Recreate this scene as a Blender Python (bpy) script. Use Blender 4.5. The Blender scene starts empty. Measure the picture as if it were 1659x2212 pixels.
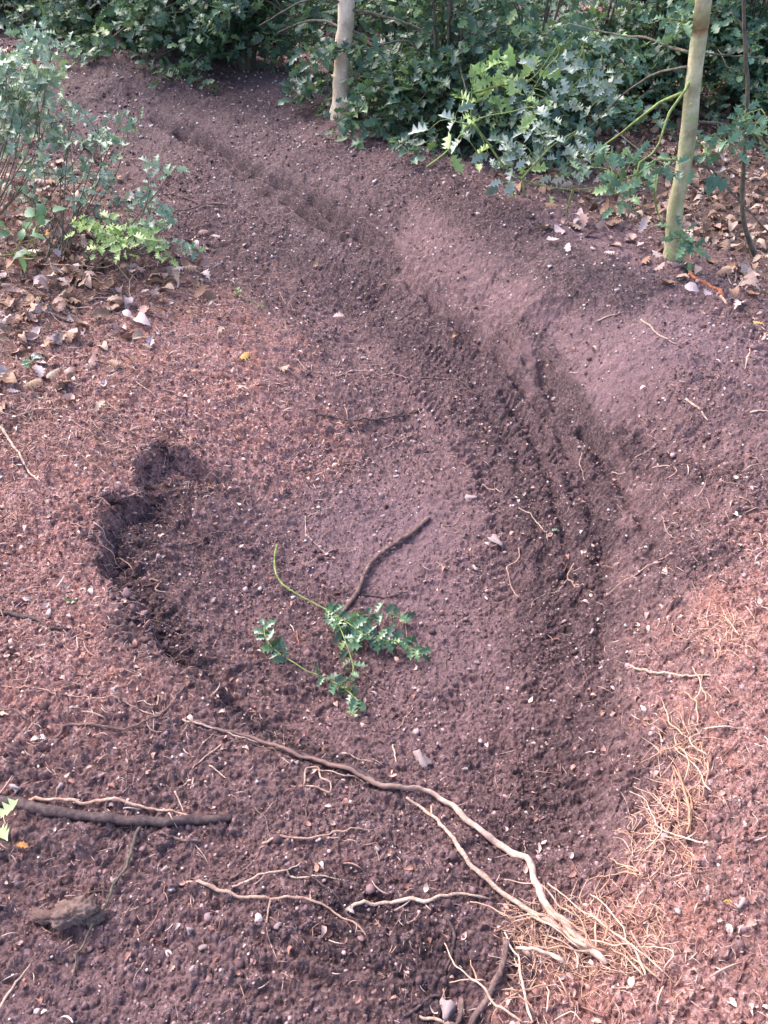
import bpy, math, random
import numpy as np
from mathutils import Vector

# ------------------------------------------------------------------ camera, world, sun, exposure
scene = bpy.context.scene
COL = scene.collection
W0, H0, F0 = 1659.0, 2212.0, 1719.0          # working picture size and focal length (pixels)
CAM = np.array([0.0, 0.0, 1.6]); PITCH = math.radians(42.0)
cd = bpy.data.cameras.new('camera'); cam = bpy.data.objects.new('camera', cd); COL.objects.link(cam)
cam.location = CAM.tolist(); cam.rotation_euler = (math.radians(90) - PITCH, 0, 0)
cd.sensor_fit = 'VERTICAL'; cd.sensor_height = 24.0; cd.lens = 24.0 * F0 / H0
cd.clip_start = 0.02; cd.clip_end = 500
scene.camera = cam

SUN_EL, SUN_AZ = math.radians(50), math.radians(-52)     # azimuth from +Y (away from the camera), towards -X
world = bpy.data.worlds.new('World'); scene.world = world; world.use_nodes = True
wn = world.node_tree; wn.nodes.clear()
sky = wn.nodes.new('ShaderNodeTexSky'); sky.sky_type = 'NISHITA'; sky.sun_disc = False
sky.sun_elevation = SUN_EL; sky.sun_rotation = SUN_AZ; sky.dust_density = 3.0; sky.air_density = 0.8; sky.ozone_density = 0.6
bg = wn.nodes.new('ShaderNodeBackground'); bg.inputs[1].default_value = 0.15
wo = wn.nodes.new('ShaderNodeOutputWorld')
wn.links.new(sky.outputs[0], bg.inputs[0]); wn.links.new(bg.outputs[0], wo.inputs[0])
sl = bpy.data.lights.new('sun', 'SUN'); sl.energy = 1.0; sl.angle = math.radians(30); sl.color = (1.0, 0.90, 0.86)
so = bpy.data.objects.new('sun', sl); COL.objects.link(so)
sd = Vector((math.sin(SUN_AZ) * math.cos(SUN_EL), math.cos(SUN_AZ) * math.cos(SUN_EL), math.sin(SUN_EL)))
so.rotation_euler = sd.to_track_quat('Z', 'Y').to_euler(); so.location = (0, 0, 12)
scene.view_settings.view_transform = 'Standard'; scene.view_settings.look = 'None'
scene.view_settings.gamma = 1.0; scene.view_settings.use_curve_mapping = False
scene.view_settings.exposure = 1.98
scene.cycles.max_bounces = 6

rng = np.random.default_rng(7); random.seed(7)
CP, SP = math.cos(PITCH), math.sin(PITCH)

def ray(px, py):
    px = np.asarray(px, float); py = np.asarray(py, float)
    dx = (px - W0 / 2) / F0; dy = (H0 / 2 - py) / F0
    return np.stack([dx, CP + SP * dy, -SP + CP * dy], -1)
def at_z(px, py, z):
    d = ray(px, py); t = (z - CAM[2]) / d[..., 2]
    return CAM + d * t[..., None]
def at_y(px, py, Y):
    d = ray(px, py); t = Y / d[..., 1]
    return CAM + d * np.asarray(t)[..., None]
def unproj(P):
    P = np.asarray(P, float) - CAM
    z = P[..., 1] * CP - P[..., 2] * SP
    y = P[..., 1] * SP + P[..., 2] * CP
    return W0 / 2 + F0 * P[..., 0] / z, H0 / 2 - F0 * y / z

# ------------------------------------------------------------------ noise
def hsh(ix, iy, s):
    h = (ix.astype(np.int64) * 374761393 + iy.astype(np.int64) * 668265263 + s * 974634777) & 0xFFFFFFFF
    h = ((h ^ (h >> 13)) * 1274126177) & 0xFFFFFFFF
    h = ((h ^ (h >> 16)) * 2246822519) & 0xFFFFFFFF
    return ((h ^ (h >> 15)) & 0xFFFFFF).astype(np.float32) / 16777216.0
def vn(x, y, s=0):
    ix = np.floor(x); iy = np.floor(y); fx = (x - ix).astype(np.float32); fy = (y - iy).astype(np.float32)
    ix = ix.astype(np.int64); iy = iy.astype(np.int64)
    fx = fx * fx * fx * (fx * (fx * 6 - 15) + 10); fy = fy * fy * fy * (fy * (fy * 6 - 15) + 10)
    a = hsh(ix, iy, s); b = hsh(ix + 1, iy, s); c = hsh(ix, iy + 1, s); d = hsh(ix + 1, iy + 1, s)
    return (a + (b - a) * fx) * (1 - fy) + (c + (d - c) * fx) * fy - 0.5
def fbm(x, y, s=0, o=4):
    r = 0; a = 1.0
    for i in range(o):
        r = r + a * vn(x * 2 ** i + 17.3 * i, y * 2 ** i - 9.1 * i, s + i); a *= 0.5
    return r
def worley(x, y, s=0):
    ix = np.floor(x).astype(np.int64); iy = np.floor(y).astype(np.int64)
    best = np.full(np.shape(x), 9.0, np.float32); rid = np.zeros(np.shape(x), np.float32)
    for dx in (-1, 0, 1):
        for dy in (-1, 0, 1):
            cx = ix + dx; cy = iy + dy
            jx = hsh(cx, cy, s); jy = hsh(cx, cy, s + 1)
            d = ((cx + jx - x) ** 2 + (cy + jy - y) ** 2).astype(np.float32)
            m = d < best; best = np.where(m, d, best); rid = np.where(m, hsh(cx, cy, s + 2), rid)
    return np.sqrt(best), rid

# ------------------------------------------------------------------ terrain
CTRL = [  # picture x, y, height (m) of what is seen there
 (0,700,.06),(0,1100,.02),(200,900,.02),(100,1300,0),(150,1600,-.02),(0,1900,0),(300,2000,-.03),(100,2200,0),(600,2200,-.02),
 (500,1850,-.05),(300,700,.05),(0,560,.10),(180,560,.10),(350,600,.04),(450,700,.0),(550,850,-.06),(350,850,.02),(480,960,-.10),
 (200,1100,.0),(150,1200,0),(230,1350,-.01),(330,1450,-.02),(420,1520,-.05),(250,1700,-.02),(700,2000,-.05),(950,2150,-.04),
 (900,1250,-.36),(700,1130,-.30),(480,1150,-.20),(420,1250,-.18),(560,1350,-.27),(1000,1000,-.25),(1150,1250,-.30),(1050,1500,-.33),
 (1100,1650,-.27),(800,1480,-.30),(650,1500,-.24),(600,1600,-.13),(800,1700,-.10),(950,1750,-.13),(1100,1800,-.16),(850,1850,-.06),
 (1050,1950,-.06),(700,950,-.22),(850,850,-.20),(650,720,-.10),(800,640,-.10),(600,560,-.02),(480,480,.04),(300,420,.10),(250,320,.17),(150,300,.22),
 (100,120,.42),(0,110,.45),(300,150,.40),(480,175,.34),(600,220,.30),(730,262,.28),(850,330,.26),(960,400,.25),(1100,470,.25),(1250,560,.25),(1450,660,.22),
 (1659,760,.22),(400,250,.30),(600,350,.20),(800,460,.14),(900,560,.09),(700,520,.03),(1000,600,.10),(1150,640,.17),(1050,700,.0),
 (1200,730,.09),(1350,760,.17),(1500,850,.15),(1659,950,.17),(1300,880,.03),(1230,900,-.05),(1130,900,-.13),(1200,1050,-.16),
 (1330,1000,-.04),(1450,1050,.04),(1600,1100,.12),(1350,1150,-.09),(1450,1200,-.01),(1600,1250,.08),(1300,1300,-.21),(1430,1350,-.08),(1550,1400,.04),
 (1659,1500,.14),(1500,1550,.01),(1380,1550,-.13),(1250,1550,-.26),(1600,1700,.08),(1450,1720,-.03),(1330,1700,-.15),(1250,1850,-.13),
 (1400,1850,-.02),(1600,1950,.06),(1250,2000,-.06),(1400,2080,-.01),(1200,2190,-.03),(1600,2190,.04),
 (1100,350,.12),(1300,430,.10),(1500,500,.12),(1659,560,.14),(1000,280,.14),(850,210,.16),(700,140,.18),(500,90,.22),(200,40,.30),
 (1659,200,.05),(1300,150,.02),(1000,60,.05),(700,20,.05),(1659,20,0.0),(0,10,.3),(300,10,.2)]
c = np.array(CTRL, float); c[:, 2] = np.where(c[:, 2] < 0, c[:, 2] * .76, c[:, 2] * .92)
cp = at_z(c[:, 0], c[:, 1], c[:, 2])
extra = [(-3,-3,0),(3,-3,0),(0,-1.5,0),(-3,1,0),(3,1,.1),(-4,4,.2),(5,4,.1),(-8,9,.3),(8,9,0),(0,14,0),(-2,.3,0),(2,.4,.05)]
cp = np.vstack([cp[:, :3], np.array(extra, float)])
CX, CZ = cp[:, :2], cp[:, 2]
def kern(d2): return np.sqrt(d2 + 0.04)
A = kern(((CX[:, None] - CX[None]) ** 2).sum(-1)) + np.eye(len(CX)) * -0.012
ZM = 0.02
WGT = np.linalg.solve(A, CZ - ZM)

def pl_world(pts, z=-0.1):
    p = np.array(pts, float); return at_z(p[:, 0], p[:, 1], np.full(len(p), z))[:, :2]
def z1(L): return [(x * .502, y * .502) for x, y in L]
def z2(L): return [(826 + x * .502, y * .502) for x, y in L]
def z3(L): return [(x * .502, 542.4 + y * .502) for x, y in L]
def z4(L): return [(826 + x * .502, 542.4 + y * .502) for x, y in L]
def z5(L): return [(x * .502, 1084.7 + y * .502) for x, y in L]
def z6(L): return [(826 + x * .502, 1084.7 + y * .502) for x, y in L]
def z7(L): return [(x * .502, 1611.6 + y * .502) for x, y in L]
def z8(L): return [(826 + x * .502, 1611.6 + y * .502) for x, y in L]

def seg_dist(x, y, P):
    """distance and side (positive to the right of the travel direction) to a polyline, and 0..1 run along it"""
    best = np.full(x.shape, 1e9, np.float32); side = np.ones(x.shape, np.float32); run = np.zeros(x.shape, np.float32)
    n = len(P) - 1
    for i in range(n):
        a = P[i]; b = P[i + 1]; d = b - a; L2 = d @ d
        t = np.clip(((x - a[0]) * d[0] + (y - a[1]) * d[1]) / L2, 0, 1)
        q = (x - a[0] - t * d[0]) ** 2 + (y - a[1] - t * d[1]) ** 2
        s = np.sign((x - a[0]) * d[1] - (y - a[1]) * d[0])
        m = q < best; best = np.where(m, q, best); side = np.where(m, s, side); run = np.where(m, (i + t) / n, run)
    return np.sqrt(best), side, run

LIP = pl_world([(500,1000),(440,972),(390,957),(345,950),(300,985),(290,1050),(228,1062),(214,1110),(222,1190),(240,1235),(290,1300),(350,1370),(410,1430),(470,1490),(540,1545),(600,1580)], 0)

# ground cover by place: picture x, y, red needle litter, worn smooth, leaf litter
ZONES = [(0,600,1,0,1),(150,650,1,0,.9),(0,750,1,0,.7),(0,900,1,0,.3),(200,800,1,0,.2),(400,650,1,0,.4),(350,780,1,0,.1),(450,850,.9,0,0),(560,900,.8,0,0),(700,860,.5,0,0),
 (600,760,.5,0,.1),(500,620,.4,0,.1),(100,1050,1,0,0),(200,1000,1,0,0),(350,900,1,0,0),(100,1200,1,0,0),(180,1300,.9,0,0),(60,1400,.9,0,0),(200,1450,.6,0,0),(300,1420,.5,0,0),
 (100,1560,.5,0,0),(300,1560,.4,0,0),(150,1700,.3,0,0),(400,1750,.2,0,0),(100,1900,.15,0,0),(300,2100,.05,.2,0),(600,2000,.1,0,0),(800,2150,.1,0,0),(200,2150,.05,.5,0),
 (600,1700,.15,0,0),(450,1600,.2,0,0),(1000,1800,0,0,0),(430,1050,0,0,0),(330,1130,0,0,0),(330,1250,0,0,0),(450,1350,0,0,0),(560,1200,0,.1,0),
 (780,980,0,.7,0),(860,1020,0,.9,0),(760,1060,0,.7,0),(950,1200,0,.6,0),(950,1280,0,.7,0),(880,1400,.0,.3,0),(1000,1400,0,.3,0),(900,1500,0,.2,0),(700,1250,0,0,0),
 (1000,900,0,.2,0),(1100,1100,0,.1,0),(1200,1400,0,.0,0),(1100,1600,0,0,0),(1000,700,0,0,0),(850,650,0,.2,0),(850,760,0,0,0),
 (1200,610,.1,.9,0),(1120,660,.1,.7,0),(1300,650,0,.6,0),(1380,760,.0,.7,0),(1350,850,.1,.8,0),(1450,830,.1,.8,0),(1500,880,.1,.6,0),(1300,960,0,0,0),(1450,980,.1,0,0),(1600,1000,.2,.2,0),
 (1400,1150,.1,0,0),(1550,1100,.25,0,0),(1600,1250,.6,0,0),(1500,1250,.2,0,0),(1600,1350,.9,0,0),(1500,1400,.4,0,0),(1620,1500,.7,0,0),(1480,1500,.5,0,0),(1550,1650,.6,0,0),
 (1420,1600,.2,0,0),(1480,1750,.6,0,0),(1380,1700,.1,0,0),(1600,1850,.5,0,0),(1450,1880,.6,0,0),(1330,1950,.6,0,0),(1280,1850,.1,0,0),(1400,2050,.9,0,0),(1600,2050,.5,0,0),
 (1250,2130,1,0,0),(1100,2190,.8,0,0),(1450,2180,1,0,0),(1620,2190,.7,0,0),(1150,2050,.2,0,0),(1050,2050,.1,0,0),(950,2180,.2,0,0),  # red litter at the near right also carries the light's warm tint
 (500,300,0,.5,0),(400,260,0,.8,0),(550,300,0,.9,0),(620,330,0,.9,0),(700,400,0,.4,0),(560,430,0,.6,0),(650,480,0,.7,0),(750,520,0,.5,0),(850,450,0,.3,0),(500,500,0,0,0),(400,450,0,0,0),(300,330,0,.5,0),
 (600,600,.2,0,0),(420,560,.2,0,.1),(250,250,0,.2,0),(200,170,0,0,0),(350,170,0,0,0),(480,200,0,0,.2),(650,250,0,0,.2),(780,330,0,0,.05),(900,400,0,0,0),(1000,480,0,0,0),(1100,540,0,0,0),
 (1000,380,0,0,.2),(1150,470,0,0,.5),(1300,500,0,0,1),(1450,530,0,0,1),(1600,580,0,0,1),(1600,700,.2,0,.5),(1450,650,0,0,.15),(1350,590,0,.1,.1),(1600,800,.2,0,.1),(1500,760,.1,.2,.05),
 (1300,400,0,0,1),(1500,400,0,0,1),(1000,250,0,0,.9),(800,190,0,0,.9),(600,150,0,0,.9),(300,90,0,0,.6),(100,50,0,0,.9),(1600,200,0,0,1),(1000,50,0,0,1),(600,30,0,0,1),(0,500,.6,0,1),(0,300,.1,0,.5),(150,480,.5,0,.8)]
zc = np.array(ZONES, float); zp = at_z(zc[:, 0], zc[:, 1], np.zeros(len(zc)))[:, :2]
zp = np.vstack([zp, [[-4, 3], [4, 3], [-2, 0], [2, .2], [0, -2], [0, 12], [-8, 9], [8, 9]]])
zv = np.vstack([zc[:, 2:], [[.5, 0, 1], [.2, 0, 1], [.6, 0, 0], [.6, 0, 0], [.2, .2, 0], [0, 0, 1], [0, 0, 1], [0, 0, 1]]])
def zones(x, y):
    x = x + 0.10 * fbm(x * 6, y * 6, 301, 3); y = y + 0.10 * fbm(x * 6 + 5, y * 6, 311, 3)
    num = np.zeros(x.shape + (3,), np.float32); den = np.zeros(x.shape, np.float32)
    for (a, b), v in zip(zp, zv):
        sc = 0.03 + 0.02 * max(0, b) ** 2
        w = 1.0 / (((x - a) ** 2 + (y - b) ** 2) + sc * .15) ** 2
        w *= sc
        den += w
        for k in range(3):
            if v[k]: num[..., k] += w * v[k]
    return num / den[..., None]

def base_h(x, y):
    r = np.full(x.shape, ZM, np.float32)
    for (a, b), w in zip(CX, WGT):
        r += np.float32(w) * np.sqrt((x - a) ** 2 + (y - b) ** 2 + 0.04)
    far = np.clip((np.sqrt(x * x + y * y) - 9) / 6, 0, 1)
    return r * (1 - far) + 0.05 * far

def march(px, py, hf):
    """first point where the line of sight through a picture point meets the surface hf"""
    px = np.atleast_1d(np.asarray(px, float)); py = np.atleast_1d(np.asarray(py, float)); d = ray(px, py)
    t1 = (-.6 - CAM[2]) / np.minimum(d[:, 2], -.04); t0 = (.75 - CAM[2]) / np.minimum(d[:, 2], -.04)
    t = t0[:, None] + (t1 - t0)[:, None] * np.linspace(0, 1, 160)[None]
    P = CAM + d[:, None] * t[..., None]; g = P[..., 2] - hf(P[..., 0].ravel(), P[..., 1].ravel()).reshape(t.shape)
    k = np.argmax(g < 0, axis=1); k = np.where((g < 0).any(1), np.maximum(k, 1), 159); r = np.arange(len(k))
    a, b = g[r, k - 1], g[r, k]; f = np.clip(a / np.where(np.abs(a - b) < 1e-9, 1, a - b), 0, 1)
    return CAM + d * (t[r, k - 1] + (t[r, k] - t[r, k - 1]) * f)[:, None]
def pl_base(pts):
    p = np.array(pts, float); return march(p[:, 0], p[:, 1], base_h)[:, :2]
RUTS = [  # polyline, half width, depth, rim
 (pl_base([(290,228),(360,262),(430,292),(500,335),(560,372),(620,405),(680,442),(740,482),(800,528),(860,580)]), .022, .058, .018),
 (pl_base([(330,262),(410,300),(490,350),(560,395),(640,452),(700,487),(760,528),(820,575)]), .020, .046, .014),
 (pl_base([(600,360),(680,405),(750,450),(820,500),(880,550)]), .014, .020, .007),
 (pl_base([(560,285),(640,335),(730,390),(820,455),(900,520),(990,590)]), .022, .018, .008),
 (pl_base([(840,560),(900,620),(960,680),(1030,735),(1090,780),(1150,840),(1200,900),(1240,960),(1270,1030)]), .018, .036, .012),
 (pl_base([(1150,760),(1180,800),(1210,845),(1240,885),(1270,925),(1300,975),(1320,1040)]), .020, .055, .018),
 (pl_base([(1080,700),(1110,750),(1150,800),(1190,850),(1225,900),(1260,950)]), .014, .032, .010),
 (pl_base([(1310,985),(1350,1030),(1385,1080),(1415,1140),(1435,1220)]), .016, .030, .010),
 (pl_base([(1250,1000),(1285,1080),(1310,1170),(1320,1270),(1310,1370),(1280,1480)]), .022, .026, .008),
 (pl_base([(1000,800),(1060,880),(1110,960),(1150,1060),(1175,1170),(1180,1290)]), .020, .016, .005),
 (pl_base([(1060,800),(1120,880),(1170,960),(1205,1060),(1230,1170),(1235,1290)]), .014, .014, .004),
]
HUMPS = [(*pl_base([(px, py)])[0], r, h) for px, py, r, h in ((1190,620,.13,.045), (1300,660,.10,.03), (1390,830,.14,.050), (1500,880,.10,.03), (1330,960,.06,.035), (1450,1040,.07,.035), (1580,1060,.08,.035),
         (1400,1180,.05,.03), (1520,1180,.06,.03), (1000,400,.10,.035), (880,345,.10,.03), (620,210,.14,.05), (400,165,.2,.05), (230,130,.2,.05), (1600,1420,.06,.03), (1520,1560,.05,.025), (740,250,.08,.05))]
TREADS = [(pl_base([(1090,1700),(1170,1560),(1215,1400),(1225,1250),(1195,1080),(1130,930),(1030,820),(900,710),(780,620)]), .048), (pl_base([(950,1560),(1040,1450),(1090,1300),(1090,1150),(1040,1000),(950,880),(850,780)]), .040),
          (pl_base([(1300,1520),(1320,1380),(1310,1220),(1270,1080),(1200,950),(1110,840),(1000,740)]), .036)]
DAMP_SHADE = [  # polyline, half width, strength
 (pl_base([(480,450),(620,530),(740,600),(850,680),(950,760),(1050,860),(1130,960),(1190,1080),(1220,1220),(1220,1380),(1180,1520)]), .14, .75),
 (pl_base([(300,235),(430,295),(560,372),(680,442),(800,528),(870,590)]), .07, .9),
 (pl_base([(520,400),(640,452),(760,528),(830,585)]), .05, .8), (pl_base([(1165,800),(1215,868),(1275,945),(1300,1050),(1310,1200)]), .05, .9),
 (pl_base([(150,200),(330,270),(500,350),(680,440),(850,540)]), .6, .56), (pl_base([(1310,930),(1400,1000),(1520,1030),(1640,1050)]), .05, .6), (pl_base([(1340,1120),(1440,1180),(1560,1230)]), .05, .5), (pl_base([(1120,700),(1180,760),(1240,800)]), .03, .5), (pl_base([(60,180),(200,190),(330,180),(450,205),(700,270)]), .35, .8), (pl_base([(820,290),(950,400),(1100,500),(1250,590),(1420,660)]), .16, .8),  # the wide upper trail band paints hedge shade as well as damp mud
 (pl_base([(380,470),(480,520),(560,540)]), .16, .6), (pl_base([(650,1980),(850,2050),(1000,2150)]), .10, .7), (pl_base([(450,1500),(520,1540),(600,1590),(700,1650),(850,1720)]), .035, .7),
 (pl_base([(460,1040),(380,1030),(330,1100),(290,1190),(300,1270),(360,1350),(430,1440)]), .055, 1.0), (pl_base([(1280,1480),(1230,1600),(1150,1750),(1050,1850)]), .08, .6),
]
def damp_shade_at(x, y):
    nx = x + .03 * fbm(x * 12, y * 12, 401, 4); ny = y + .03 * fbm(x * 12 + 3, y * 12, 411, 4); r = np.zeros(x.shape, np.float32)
    for P, hw, st_ in DAMP_SHADE:
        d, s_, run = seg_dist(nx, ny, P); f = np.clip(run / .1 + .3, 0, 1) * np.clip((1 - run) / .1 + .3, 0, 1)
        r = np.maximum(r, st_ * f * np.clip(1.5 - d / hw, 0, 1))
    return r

def cells(x, y, s):
    """broken facets: every cell has its own height and tilt"""
    ix = np.floor(x).astype(np.int64); iy = np.floor(y).astype(np.int64)
    b1 = np.full(x.shape, 9., np.float32); b2 = b1.copy(); hh = np.zeros(x.shape, np.float32)
    for dx in (-1, 0, 1):
        for dy in (-1, 0, 1):
            cx = ix + dx; cy = iy + dy; ex = (cx + hsh(cx, cy, s) - x).astype(np.float32); ey = (cy + hsh(cx, cy, s + 1) - y).astype(np.float32)
            d = ex * ex + ey * ey; m = d < b1
            q = hsh(cx, cy, s + 2); v = q * q * 1.3 - .3 + 1.1 * ex * (hsh(cx, cy, s + 3) - .5) + 1.1 * ey * (hsh(cx, cy, s + 4) - .5)
            b2 = np.where(m, b1, np.minimum(b2, d)); hh = np.where(m, v, hh); b1 = np.where(m, d, b1)
    e = np.clip((np.sqrt(b2) - np.sqrt(b1)) / .22, 0, 1)
    return hh * (.35 + .65 * e) - .35 * (1 - e)

def ground(x, y, detail=True, zn=None):
    x = np.asarray(x, np.float64); y = np.asarray(y, np.float64)
    h = base_h(x, y).astype(np.float32)
    wx = x + 0.010 * fbm(x * 10, y * 10, 41, 3); wy = y + 0.010 * fbm(x * 10, y * 10, 51, 3)
    # the undercut left rim of the hollow
    lx = x + 0.05 * fbm(x * 9, y * 9, 61, 4) + .022 * fbm(x * 45, y * 45, 63, 3); ly = y + 0.05 * fbm(x * 9, y * 9, 71, 4) + .022 * fbm(x * 45, y * 45, 73, 3)
    d, s, run = seg_dist(lx, ly, LIP)
    prof = np.clip(run / .12, 0, 1) * np.clip((1 - run) / .18, 0, 1)
    ins = np.where(s < 0, d, 0)
    h += prof * np.where(s < 0, -0.10 * np.clip(ins / .028, 0, 1) * np.exp(-ins / .13), 0.012 * np.exp(-d / .05))
    for P, hw, dep, rim in RUTS:
        d, s, run = seg_dist(wx, wy, P)
        f = np.clip(run / .15, 0, 1) * np.clip((1 - run) / .2, 0, 1)
        h += f * (-1.25 * dep * np.exp(-(d / hw) ** 2) + rim * np.exp(-((d - hw * 2) / (hw * .8)) ** 2)) * (.8 + 1.2 * vn(wx * 20, wy * 20, 77))
    h += 0.045 * fbm(x * 1.7, y * 1.7, 5, 2)
    ux = x + .03 * fbm(x * 16, y * 16, 501, 2); uy = y + .03 * fbm(x * 16, y * 16, 511, 2)
    for hx, hy, r_, hh_ in HUMPS:
        q = ((ux - hx) ** 2 + (uy - hy) ** 2) / r_ ** 2
        h += (hh_ * .6 * np.clip(1.25 * np.exp(-q * q), 0, 1)).astype(np.float32)
    if not detail: return h
    zn = zones(x, y) if zn is None else zn
    sm = np.clip(zn[..., 1], 0, 1); lit = zn[..., 0]
    rough = (1 - .45 * sm)
    dist = np.sqrt(x * x + y * y + 2.5).astype(np.float32); far = np.clip((dist - 2) / 4, 0, 1)
    h += rough * (0.020 * fbm(x * 9, y * 9, 11, 3))
    patch = np.clip(.6 + 1.8 * fbm(x * 5, y * 5, 95, 2), 0.12, 1.2)
    jx = x + .010 * fbm(x * 45, y * 45, 80, 3); jy = y + .010 * fbm(x * 45, y * 45, 85, 3)
    h += rough * patch * .0100 * cells(jx * 21, jy * 26, 90)
    h += rough * .0068 * cells(jx * 50, jy * 62, 110) * (1 - .35 * far)
    h += (1 - .5 * sm) * .0055 * cells(jx * 128, jy * 128, 130) * (1 - .85 * far)
    h += 0.006 * fbm(x * 95, y * 95, 21, 3) * (1 - .4 * sm) * (1 - .7 * far)
    # tread prints pressed across the line of travel
    wear = np.clip(.35 + 2.4 * vn(x * 6, y * 6, 601) + 1.3 * vn(x * 22, y * 22, 603), 0, 1); ph = 2.6 * fbm(x * 18, y * 18, 607, 2)
    for P, hw in TREADS:
        d, s_, run = seg_dist(wx, wy, P); L = np.r_[0, np.cumsum(np.linalg.norm(np.diff(P, axis=0), axis=1))]
        arc = np.interp(run * (len(P) - 1), np.arange(len(P)), L); lat = d * s_
        lug = np.clip(np.sin(arc * 2 * np.pi / .034 + np.where(np.abs(lat) < hw * .4, 0, 1.6) + 18 * np.abs(lat) + ph) * 1.8, -1, 1)
        h += (np.clip((hw - d) / .012, 0, 1) * wear * (.0056 * lug - .008)).astype(np.float32)
    tr = np.clip(vn(x * 2.2, y * 2.2, 33) * 3 + .35, 0, 1) * (1 - .6 * sm)
    h += tr * 0.008 * np.sin((y * .95 + x * .25 + .02 * fbm(x * 12, y * 12, 36, 2)) * 150) * np.clip(2 * vn(x * 22, y * 9, 37) + .4, 0, 1)
    return h

def hit(px, py):
    """where the line of sight through a picture point meets the smooth ground"""
    P = march(px, py, lambda x, y: ground(x, y, False)); P[:, 2] = ground(P[:, 0], P[:, 1]); return P

# ------------------------------------------------------------------ mesh helpers
def mesh(name, V, faces, mat=None, attrs=None, smooth=True):
    V = np.asarray(V, np.float32); faces = [np.asarray(f, np.int32) for f in faces if len(f)]
    m = bpy.data.meshes.new(name)
    m.vertices.add(len(V)); m.vertices.foreach_set('co', V.ravel())
    nl = sum(f.size for f in faces); npoly = sum(len(f) for f in faces)
    m.loops.add(nl); m.polygons.add(npoly)
    m.loops.foreach_set('vertex_index', np.concatenate([f.ravel() for f in faces]))
    tot = np.concatenate([np.full(len(f), f.shape[1], np.int32) for f in faces])
    m.polygons.foreach_set('loop_start', np.concatenate([[0], np.cumsum(tot)[:-1]]).astype(np.int32))
    m.polygons.foreach_set('loop_total', tot)
    if smooth: m.polygons.foreach_set('use_smooth', np.ones(npoly, bool))
    for k, v in (attrs or {}).items():
        v = np.asarray(v, np.float32)
        if v.ndim == 1:
            a = m.attributes.new(k, 'FLOAT', 'POINT'); a.data.foreach_set('value', v)
        else:
            a = m.attributes.new(k, 'FLOAT_VECTOR', 'POINT'); a.data.foreach_set('vector', v.ravel())
    m.update(calc_edges=True); m.validate()
    if mat: m.materials.append(mat)
    return m

def obj(name, me, parent=None, loc=None, label=None, cat=None, group=None, kind=None):
    o = bpy.data.objects.new(name, me); COL.objects.link(o)
    if parent: o.parent = parent
    if loc is not None: o.location = tuple(float(v) for v in loc)
    for k, v in (('label', label), ('category', cat), ('group', group), ('kind', kind)):
        if v: o[k] = v
    return o

class MB:
    def __init__(s): s.V = []; s.F = {3: [], 4: []}; s.R = []; s.n = 0
    def add(s, V, faces, rnd=None):
        V = np.asarray(V, float)
        for f in faces:
            f = np.asarray(f, int)
            if len(f): s.F[f.shape[1]].append(f + s.n)
        s.V.append(V); s.R.append(np.broadcast_to(random.random() if rnd is None else rnd, (len(V),))); s.n += len(V)
    def scatter(s, tmpl, pos, M, rnd=None):
        """many copies of a template: pos (m,3), M (m,3,3) columns = axes times size"""
        V, faces = tmpl; m = len(pos)
        if m == 0: return
        P = np.einsum('nk,mjk->mnj', V, M) + pos[:, None]
        off = (np.arange(m) * len(V))[:, None, None]
        rnd = rng.random(m) if rnd is None else rnd
        s.V.append(P.reshape(-1, 3)); s.R.append(np.repeat(rnd, len(V)))
        for f in faces:
            s.F[f.shape[1]].append((f[None] + off).reshape(-1, f.shape[1]) + s.n)
        s.n += m * len(V)
    def mesh(s, name, mat, origin=None, smooth=True):
        V = np.concatenate(s.V)
        if origin is not None: V = V - np.asarray(origin)
        return mesh(name, V, [np.concatenate(v) for v in s.F.values() if v], mat, {'rnd': np.concatenate(s.R)}, smooth)

def catmull(P, step):
    P = np.asarray(P, float)
    if len(P) < 2: return P
    Q = np.vstack([2 * P[0] - P[1], P, 2 * P[-1] - P[-2]]); out = []
    for i in range(1, len(Q) - 2):
        n = max(2, int(np.linalg.norm(Q[i + 1][:3] - Q[i][:3]) / step)); t = np.linspace(0, 1, n, endpoint=False)[:, None]
        a, b, c_, d = Q[i - 1], Q[i], Q[i + 1], Q[i + 2]
        out.append(.5 * (2 * b + (c_ - a) * t + (2 * a - 5 * b + 4 * c_ - d) * t ** 2 + (3 * b - a - 3 * c_ + d) * t ** 3))
    out.append(P[-1:]); return np.concatenate(out)

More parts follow.
